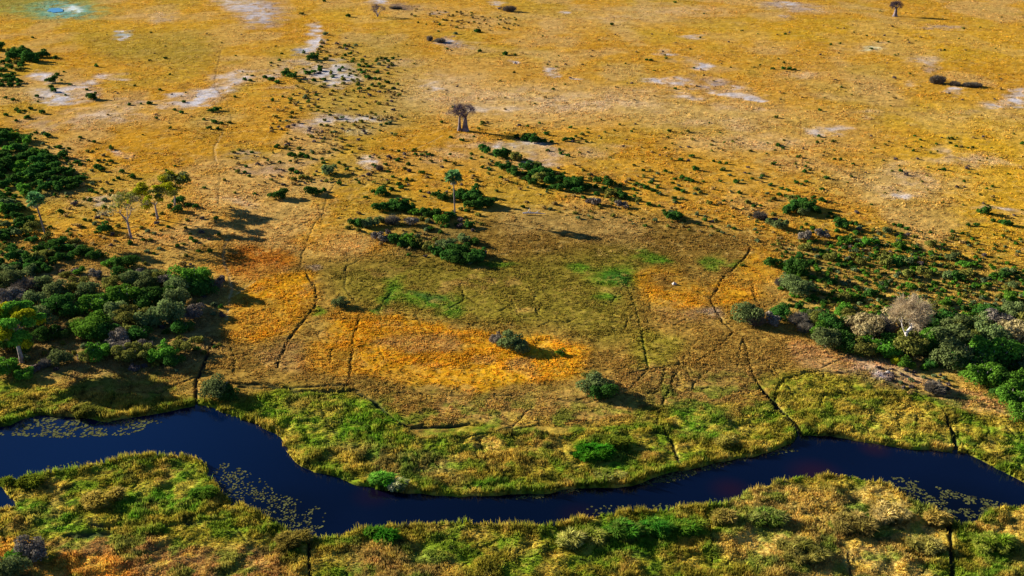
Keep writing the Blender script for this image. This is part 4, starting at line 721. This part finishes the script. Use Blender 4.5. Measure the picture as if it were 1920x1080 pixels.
def fan_palm(u, v, height, label, seed, leanx, crown_r=3.2, skirt=True):
    R = random.Random(seed); t = thing('fan_palm', u, v, label, 'palm tree', 'fan palms')
    V_, F_ = [], []; pts = []; rr = []
    for i in range(9):
        f_ = i / 8; pts.append(Vector((leanx * f_ ** 1.4, 0, (height - 2) * f_))); rr.append(.22 - .06 * f_ + .06 * math.exp(-((f_ - .55) / .15) ** 2) + .12 * math.exp(-f_ * 14))
    tube(V_, F_, pts, rr, 10); part('trunk', pymesh('palm_trunk', V_, F_, M_PALMBARK), t); top = pts[-1]
    def fan(Vx, Fx, d, L, rad):
        side = d.cross(Vector((0, 0, 1))).normalized() if abs(d.z) < .95 else Vector((1, 0, 0)); nrm = side.cross(d).normalized(); c = top + d * L
        b0 = len(Vx); Vx += [top + side * .05, top - side * .05, c - side * .05, c + side * .05]; Fx.append((b0, b0 + 1, b0 + 2, b0 + 3))
        K = 9
        for q in range(K):
            a = (q / (K - 1) - .5) * 3.7; dr = (d * math.cos(a) + side * math.sin(a)).normalized(); dr = (dr + nrm * -.18 * abs(math.sin(a)) + Vector((0, 0, -.12))).normalized()
            p1 = c + dr * rad * .62; p2 = c + dr * rad + Vector((0, 0, -.22 * rad)); w0 = dr.cross(nrm).normalized() * rad * .16
            b0 = len(Vx); Vx += [c, p1 - w0, p2, p1 + w0 + nrm * .07]; Fx.append((b0, b0 + 1, b0 + 2, b0 + 3))
    Vx, Fx = [], []
    for q in range(34):
        a = q * 2.399; el = R.uniform(-.35, 1.3) if q > 6 else R.uniform(1.0, 1.45); d = Vector((math.cos(a) * math.cos(el), math.sin(a) * math.cos(el), math.sin(el))).normalized()
        fan(Vx, Fx, d, crown_r * R.uniform(.42, .55), crown_r * R.uniform(.42, .55))
    part('crown', pymesh('palm_crown', Vx, Fx, M_FROND, False), t)
    if skirt:
        Vx, Fx = [], []
        for q in range(9):
            a = q * 2.399 + .5; el = R.uniform(-1.35, -.75); d = Vector((math.cos(a) * math.cos(el), math.sin(a) * math.cos(el), math.sin(el))).normalized(); fan(Vx, Fx, d, crown_r * .42, crown_r * .26)
        part('dead_fronds', pymesh('palm_skirt', Vx, Fx, M_DEADFROND, False), t)
fan_palm(853, 405, 13.8, 'tall fan palm with green crown on slender trunk amid the central bushes', 1, -.2)
fan_palm(86, 446, 13.0, 'silvery fan palm leaning left above the dense bushes at the left side', 2, -1.0, 3.1)

def leafy_tree(u, v, height, label, seed, kinds, lean, spread, crowns, leafn, trunk_h=.3, rad=.3, bark=None, sq=.7, name='tree', group=None):
    """limbs first, then leaf clumps around the ends of the limbs, with open gaps between"""
    R = random.Random(seed); t = thing(name, u, v, label, 'tree', group); V_, F_, tips = [], [], []
    th = height * trunk_h; p0 = Vector((0, 0, 0)); pts = [Vector((lean * th * .25 * i / 3, 0, th * i / 3)) for i in range(4)]; tube(V_, F_, pts, [rad * 1.35, rad, rad * .9, rad * .8], 9)
    for q in range(crowns):
        a = 6.28 * q / crowns + R.uniform(-.4, .4); nd = Vector((math.cos(a) * spread + lean * .3, math.sin(a) * spread, 1)).normalized()
        limb(V_, F_, R, pts[-1], nd, height * .25, rad * .55, 1, 3, .7, .15, tips, 6)
    part('trunk', pymesh('tree_trunk', V_, F_, bark or M_BARK), t)
    r = np.random.default_rng(seed); zmax = max(p.z for p, d in tips); k = height * .93 / zmax
    for ci, kd in enumerate(kinds):
        sub = [tp for i, tp in enumerate(tips) if i % len(kinds) == ci]
        lobes = [(p.x, p.y, p.z, height * R.uniform(.08, .14)) for p, d in sub]
        Vx, Fx = leaf_cloud(r, lobes, leafn // len(kinds), .26, sq, .6)
        part('crown', mesh_np('tree_crown', Vx, Fx, LEAF[kd]), t)
    return t
leafy_tree(296, 412, 13.0, 'spreading yellow-green tree with forked pale trunk on the golden slope', 31, 'yyo', -.2, .95, 5, 6500, .34, .3)
leafy_tree(328, 387, 12.5, 'olive tree with bent trunk leaning right behind the yellow-green tree', 32, 'osy', .5, .9, 5, 4200, .3, .26)
leafy_tree(246, 447, 13.5, 'sparse nearly bare tree with dark forked limbs above the bushes', 33, 'ot', -.25, .5, 4, 1500, .36, .32)
leafy_tree(42, 680, 13.5, 'broad green tree with a pale straight trunk at the left edge', 34, 'byb', -.15, 1.1, 8, 26000, .36, .42, M_BARK)
def dead_tree(u, v, height):
    t = thing('dead_tree', u, v, 'tall dead tree with white crooked trunk and pale dry twigs', 'tree'); V_, F_, tips = [], [], []; R = random.Random(6)
    pts = [Vector(p) for p in [(0, 0, 0), (.1, 0, 2), (.3, 0, 4), (.0, 0, 4.6), (.9, 0, 6), (1.1, 0, 7.2)]]; tube(V_, F_, pts, [.4, .36, .33, .33, .3, .25], 9)
    for q in range(7):
        a = 6.28 * q / 7; nd = Vector((math.cos(a) * .7, math.sin(a) * .7, .9)).normalized(); limb(V_, F_, R, pts[3 + q % 3], nd, height * .2, .15, 1, 3, .65, .12, tips, 6)
    part('trunk', pymesh('dead_trunk', V_, F_, M_PALE), t); part('crown', twig_cloud(6, tips, 4200, 1.5, .045, M_PALETWIG, 'dead_crown'), t)
dead_tree(1692, 662, 12.5)

# ---------------- brush heaps, log, mounds
def brush_heap(u, v, wpx, hpx, label, n=1400, mat='d', seed=1):
    x, y = ground(u, v); s = size_m(v, wpx) / 2; hh = hpx * depth(v) / F / CP
    r = np.random.default_rng(seed); me = twig_mesh('brush_twigs', seed, n, 1.0, 1.0, LEAF[mat], .022)
    o = link(bpy.data.objects.new('brush_heap', me)); o.location = (x, y, gz(u, v) - .1); o.scale = (s, min(s, 3.5), hh); return tag(o, label, 'brush', 'heaps of bare grey brush')
brush_heap(1757, 157, 32, 17, 'left and taller heap of bare purple-grey brush on the far right plain', seed=2)
brush_heap(1790, 161, 22, 10, 'small grey brush heap between the two larger ones at right', seed=3, n=700)
brush_heap(1822, 163, 40, 9, 'low right heap of grey brush with dark shadow at the far right', seed=4)
brush_heap(806, 77, 14, 12, 'left clump of black brush beside the ash hollow', seed=5, n=600)
brush_heap(825, 80, 24, 9, 'wider clump of black brush touching the ash hollow', seed=6, n=900)
brush_heap(955, 22, 30, 12, 'dark brush clump near the top edge of the plain', seed=7, n=900)
brush_heap(742, 17, 28, 6, 'flat black brush at the ash hollow by the tiny tree', seed=8, n=700)
brush_heap(1752, 735, 44, 20, 'tangled pale dead brush at the wet edge below the right wood', seed=9, n=1500)
brush_heap(712, 320, 16, 12, 'mauve-grey brush clump beside the pale path', seed=10, n=700)
def mound(u, v, wpx, hpx, label, seed):
    r = np.random.default_rng(seed); V_, F_ = [], []; s = size_m(v, wpx) / 2; hh = hpx * depth(v) / F / CP
    rings, K = 6, 14
    for i in range(rings + 1):
        f_ = i / rings; rad = math.cos(f_ * 1.5) ** .7 if i < rings else 0.02
        for j in range(K):
            a = 6.2832 * j / K; q = rad * (1 + .22 * math.sin(3 * a + seed) + r.uniform(-.12, .12)); V_.append((q * math.cos(a) * s, q * math.sin(a) * s * .8, f_ ** 1.2 * hh * (1 + r.uniform(-.08, .08))))
    for i in range(rings):
        for j in range(K): F_.append((i * K + j, i * K + (j + 1) % K, (i + 1) * K + (j + 1) % K, (i + 1) * K + j))
    o = link(bpy.data.objects.new('termite_mound', mesh_np('termite_mound', np.array(V_), np.array(F_), M_CLAY, None, True))); x, y = ground(u, v); o.location = (x, y, gz(u, v) - .1); return tag(o, label, 'termite mound')
mound(1264, 534, 9, 5, 'white termite mound ringed by dark soil on orange sedge', 1); mound(818, 462, 7, 7, 'small pale mound among the central thicket bushes', 2); mound(966, 120, 7, 4, 'small white mound on the upper plain below a round bush', 3); mound(1665, 700, 16, 5, 'flat grey mound at the marsh edge below the dead tree', 4)
def fallen_log():
    t = thing('fallen_log', 990, 403, 'pale grey fallen trunk lying in the tall dry grass', 'log'); V_, F_ = [], []
    tube(V_, F_, [Vector(p) for p in [(-1.6, 0, .45), (0, .1, .6), (1.8, 0, .55), (3.8, -.2, .5), (5.2, -.4, .4)]], [.28, .27, .22, .16, .08], 8); part('trunk', pymesh('log_trunk', V_, F_, M_PALE), t)
    for sx, d in ((-.2, (.5, .2, .9)), (.8, (-.2, -.3, .8)), (2.4, (.7, .3, .5))):
        V_, F_ = [], []; q = Vector((sx, 0, .6)); tube(V_, F_, [q, q + Vector(d) * .8, q + Vector(d) * 1.5], [.12, .08, .03], 6); part('branch', pymesh('log_branch', V_, F_, M_PALE), t)
fallen_log()

# ---------------- reed and papyrus clumps on the banks
def reed_clump(u, v, wpx, hm, label, c1, c2, seed, n=2600, group=None):
    """a clump of separate arching tufts of unequal height, not one dome"""
    r = np.random.default_rng(seed); s = size_m(v, wpx) / 2; m = max(5, int(9 * s)); n = int(n * .9)
    ta = r.uniform(0, 6.28, m); tq = np.sqrt(r.random(m)) * .85; tx = np.cos(ta) * tq * s * 1.1; ty = np.sin(ta) * tq * s * .8
    th = hm * r.uniform(.5, 1.15, m) * (1 - .3 * tq ** 2); tr = r.uniform(.25, .6, m); tc = r.uniform(.7, 1.3, m); mixc = np.clip(r.normal(.25, .35, m) + (tq > .6) * .2, 0, 1)
    k = r.integers(0, m, n); a = r.uniform(0, 6.28, n); q = np.sqrt(r.random(n)); X = tx[k] + np.cos(a) * q * tr[k]; Y = ty[k] + np.sin(a) * q * tr[k]
    h = th[k] * r.uniform(.55, 1.1, n); out = q * r.uniform(.2, .75, n) * th[k]; dx = np.cos(a) * out + r.normal(0, .1, n) + .12 * h; dy = np.sin(a) * out + r.normal(0, .1, n)
    b0 = r.uniform(0, 6.28, n); wd = .04 + .03 * r.random(n)
    sw = np.stack([np.cos(b0) * wd, np.sin(b0) * wd, 0 * wd], -1); c0 = np.stack([X, Y, -.2 + 0 * X], -1)
    mx = np.stack([X + dx * .35, Y + dy * .35, h * .75], -1); tp = np.stack([X + dx, Y + dy, h * (1 - .25 * q)], -1)
    Vx = np.concatenate([np.stack([c0 - sw, c0 + sw, mx + sw * 1.5, mx - sw * 1.5], 1), np.stack([mx - sw * 1.5, mx + sw * 1.5, tp + sw * .4, tp - sw * .4], 1)]).reshape(-1, 3)
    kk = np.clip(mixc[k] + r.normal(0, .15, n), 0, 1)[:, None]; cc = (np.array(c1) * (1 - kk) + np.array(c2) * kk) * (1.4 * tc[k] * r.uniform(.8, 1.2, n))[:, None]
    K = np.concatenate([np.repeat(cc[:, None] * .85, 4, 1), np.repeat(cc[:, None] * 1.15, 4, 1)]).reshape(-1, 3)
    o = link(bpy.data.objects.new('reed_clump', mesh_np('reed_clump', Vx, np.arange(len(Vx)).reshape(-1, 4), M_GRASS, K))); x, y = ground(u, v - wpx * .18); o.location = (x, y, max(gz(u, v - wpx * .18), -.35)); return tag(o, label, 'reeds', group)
G1, G2, STR = (.045, .17, .012), (.10, .15, .015), (.30, .34, .12)
RC = 'reed clumps on the river banks'
reed_clump(719, 914, 46, 1.7, 'round emerald reed clump with pale skirt hanging over the river bend', (.06, .24, .015), (.20, .34, .05), 1, 5200, RC); reed_clump(748, 919, 30, 1.5, 'smaller yellow-green reed tuft right of the round emerald clump', G2, (.6, .56, .34), 2, 2600, RC)
reed_clump(702, 1008, 26, 1.5, 'left one of two green reed clumps on the south bank', G1, G2, 3, 2000, RC); reed_clump(724, 1018, 34, 1.8, 'right and larger of two green reed clumps on the south bank', (.04, .16, .01), G1, 4, 3200, RC)
reed_clump(1110, 868, 74, 1.9, 'broad emerald reed bed clump above the river at centre right', (.03, .15, .008), (.06, .17, .010), 5, 7500, RC); reed_clump(1150, 845, 48, 1.8, 'olive reed clump behind the broad emerald clump', (.12, .14, .012), G2, 6, 4200, RC)
reed_clump(60, 916, 50, 1.6, 'olive reed clump with straight top at the left inlet', (.14, .16, .012), G2, 7, 3800, RC); reed_clump(12, 912, 34, 1.4, 'short olive reed clump cut by the left edge at the inlet', (.14, .16, .012), G2, 8, 2000, RC)
reed_clump(178, 955, 46, 2.1, 'tall golden reed clump on the left river island', (.26, .20, .03), (.36, .28, .06), 9, 3600, RC); reed_clump(215, 940, 26, 1.9, 'slim golden reed clump right of the tall golden one', (.26, .20, .03), (.38, .29, .08), 10, 1500, RC)
reed_clump(1070, 1030, 50, 2.0, 'pale feathery reed clump at the left end of the green reed bank', (.26, .28, .05), (.5, .44, .14), 11, 3600, RC); reed_clump(1165, 1015, 60, 2.1, 'dense green reed clump in the middle of the green reed bank', (.05, .17, .012), (.14, .2, .03), 12, 5200, RC)
reed_clump(1225, 1010, 56, 2.1, 'dark emerald reed clump beside the feathery tufts on the south bank', (.03, .14, .012), (.10, .2, .02), 13, 5000, RC); reed_clump(1290, 1005, 50, 2.0, 'green reed clump at the right end of the green reed bank', (.06, .17, .012), (.16, .2, .02), 14, 4400, RC); reed_clump(1115, 1020, 46, 1.9, 'yellow-green reed clump second from the left in the reed bank', (.16, .2, .02), (.36, .34, .08), 15, 3400, RC)
reed_clump(1355, 985, 42, 1.9, 'straw reed clump at the water edge right of the reed bank', (.20, .17, .03), (.38, .28, .07), 16, 3200, RC); reed_clump(1600, 1010, 90, 2.2, 'broad brown-olive reed clump on the lower right bank', (.17, .14, .03), (.36, .27, .08), 17, 8000, RC); reed_clump(1660, 985, 70, 2.1, 'straw reed clump behind the broad brown-olive clump', (.36, .28, .08), (.5, .4, .16), 18, 5600, RC)
reed_clump(1755, 990, 40, 1.9, 'golden reed clump by the narrow inlet at lower right', (.30, .22, .04), (.38, .28, .07), 19, 2600, RC); reed_clump(1360, 842, 36, 1.8, 'straw-pale reed clump on the north bank at right', (.24, .22, .03), (.42, .34, .10), 20, 2800, RC); reed_clump(1130, 905, 40, 1.4, 'short pale-tipped reed clump at the river edge below the emerald bed', (.14, .18, .02), (.32, .30, .08), 21, 2400, RC); reed_clump(1166, 899, 12, 1.4, 'slim pale tuft standing alone in the shallows', (.3, .3, .06), (.4, .36, .14), 22, 600, RC)
reed_clump(550, 1030, 60, 1.9, 'rounded brown reed clump left of the narrow ditch', (.18, .14, .025), (.24, .19, .04), 23, 4600, RC); reed_clump(380, 940, 50, 1.5, 'green reed clump at the tip of the left river island', (.07, .15, .012), G2, 24, 3600, RC); reed_clump(1730, 1040, 60, 2.0, 'tall feathery straw reed clump near the lower right ditch', (.22, .20, .04), (.38, .31, .10), 25, 4200, RC); reed_clump(1500, 1060, 90, 2.0, 'low dark olive reed clump at the bottom right', (.12, .12, .02), (.3, .25, .06), 26, 7000, RC)
reed_clump(160, 785, 54, 1.6, 'dark olive reed clump over the lily pads at upper left bank', (.11, .12, .015), (.2, .17, .03), 27, 4200, RC); reed_clump(1440, 990, 60, 1.9, 'green and straw reed clump below the river curve', (.10, .16, .02), (.3, .28, .08), 28, 4600, RC); reed_clump(1860, 1040, 80, 2.0, 'lime green reed clump in the bottom right corner', (.12, .2, .012), (.3, .3, .05), 29, 6400, RC)

# ---------------- lily pads
def pad_mesh(seed):
    r = random.Random(seed); K = 11; V_ = [(0, 0, 0)]
    for i in range(K + 1):
        a = .25 + (6.2832 - .5) * i / K; q = 1 + r.uniform(-.06, .06); V_.append((q * math.cos(a), q * math.sin(a), .06 * r.random()))
    me = bpy.data.meshes.new('lily_pad'); me.from_pydata(V_, [], [(0, i, i + 1) for i in range(1, K + 1)]); me.materials.append(M_PAD); return me
PADS = [pad_mesh(i) for i in range(3)]; pads = []
def pad_zone(poly, n, smin, smax, seed, raft, group):
    r = np.random.default_rng(seed); p = np.array(poly, float); k = 0; tries = 0
    while k < n and tries < n * 30:
        tries += 1; a = r.uniform(p[:, 0].min(), p[:, 0].max()); c = r.uniform(p[:, 1].min(), p[:, 1].max())
        if not inside(poly, np.array([a]), np.array([c]))[0]: continue
        x, y = ground(a, c, WZ); u_, v_ = pix(x, y); i, j = gi(u_, v_)
        if ZG[i, j] > WZ - .03 or vnoise(np.array([x / 1.6]), np.array([y / 1.6]))[0] < .38: continue
        pads.append((x, y, r.uniform(smin, smax), raft, group)); k += 1
pad_zone([(0, 795), (130, 775), (300, 788), (330, 782), (240, 815), (120, 822), (0, 815)], 620, .10, .28, 1, 'pale lily pad in the dense raft below the upper left bank', 'lily pads of the upper left raft')
pad_zone([(400, 870), (430, 865), (500, 905), (520, 925), (610, 955), (612, 985), (570, 1003), (520, 982), (440, 942), (400, 900)], 620, .09, .20, 2, 'small pale lily pad in the loose raft inside the left river bend', 'lily pads of the left bend raft')
pad_zone([(960, 935), (1060, 915), (1090, 920), (1000, 936)], 110, .10, .23, 3, 'yellowish lily pad at the north edge mid-river', 'lily pads at the mid north edge')
pad_zone([(1190, 908), (1290, 872), (1310, 888), (1240, 912)], 170, .10, .23, 4, 'yellow-green lily pad in the raft right of the emerald reeds', 'lily pads right of the emerald reeds')
pad_zone([(1300, 875), (1480, 835), (1500, 845), (1380, 868), (1300, 892)], 120, .10, .23, 5, 'olive lily pad along the north bank before the creek mouth', 'lily pads before the creek mouth')
pad_zone([(1100, 950), (1300, 940), (1400, 925), (1400, 945), (1250, 962), (1100, 968)], 70, .10, .23, 6, 'scattered lily pad along the south bank at centre right', 'lily pads along the south bank')
pad_zone([(1560, 890), (1700, 895), (1800, 925), (1890, 945), (1840, 965), (1780, 985), (1700, 935)], 620, .10, .22, 7, 'rusty yellow lily pad in the raft at the lower right bend', 'lily pads of the lower right raft')
pad_zone([(60, 880), (120, 868), (180, 860), (120, 885)], 16, .10, .23, 8, 'lone lily pad off the left island shore', 'lily pads off the left island')
r_ = random.Random(1); order = sorted(range(len(pads)), key=lambda i: -pads[i][2] / (pads[i][1] + 60)); big = set(order[:300]); Vs, Fs = [], []
pp = {}
for i, (x, y, s, lab, grp) in enumerate(pads):
    if i in big:
        me = PADS[i % 3]
        o = pp[me.name].copy() if me.name in pp else bpy.data.objects.new('lily_pad', me); pp.setdefault(me.name, o); link(o)
        o.location = (x, y, WZ + .015 + .0004 * (i % 40)); o.scale = (s, s, s); o.rotation_euler = (0, 0, r_.uniform(0, 6.28)); tag(o, lab, 'lily pad', grp)
    else:
        b0 = len(Vs); a0 = r_.uniform(0, 6.28)
        for k in range(8): Vs.append((x + s * math.cos(a0 + .75 * k), y + s * math.sin(a0 + .75 * k), WZ + .015 + .0004 * (i % 40) + r_.uniform(0, .05) * s))
        Fs.append(tuple(range(b0, b0 + 8)))
o = link(bpy.data.objects.new('lily_pads', mesh_np('lily_pads', np.array(Vs), np.array(Fs), M_PAD))); tag(o, 'smaller lily pads floating in rafts along the river edges', 'lily pads', kind='stuff')
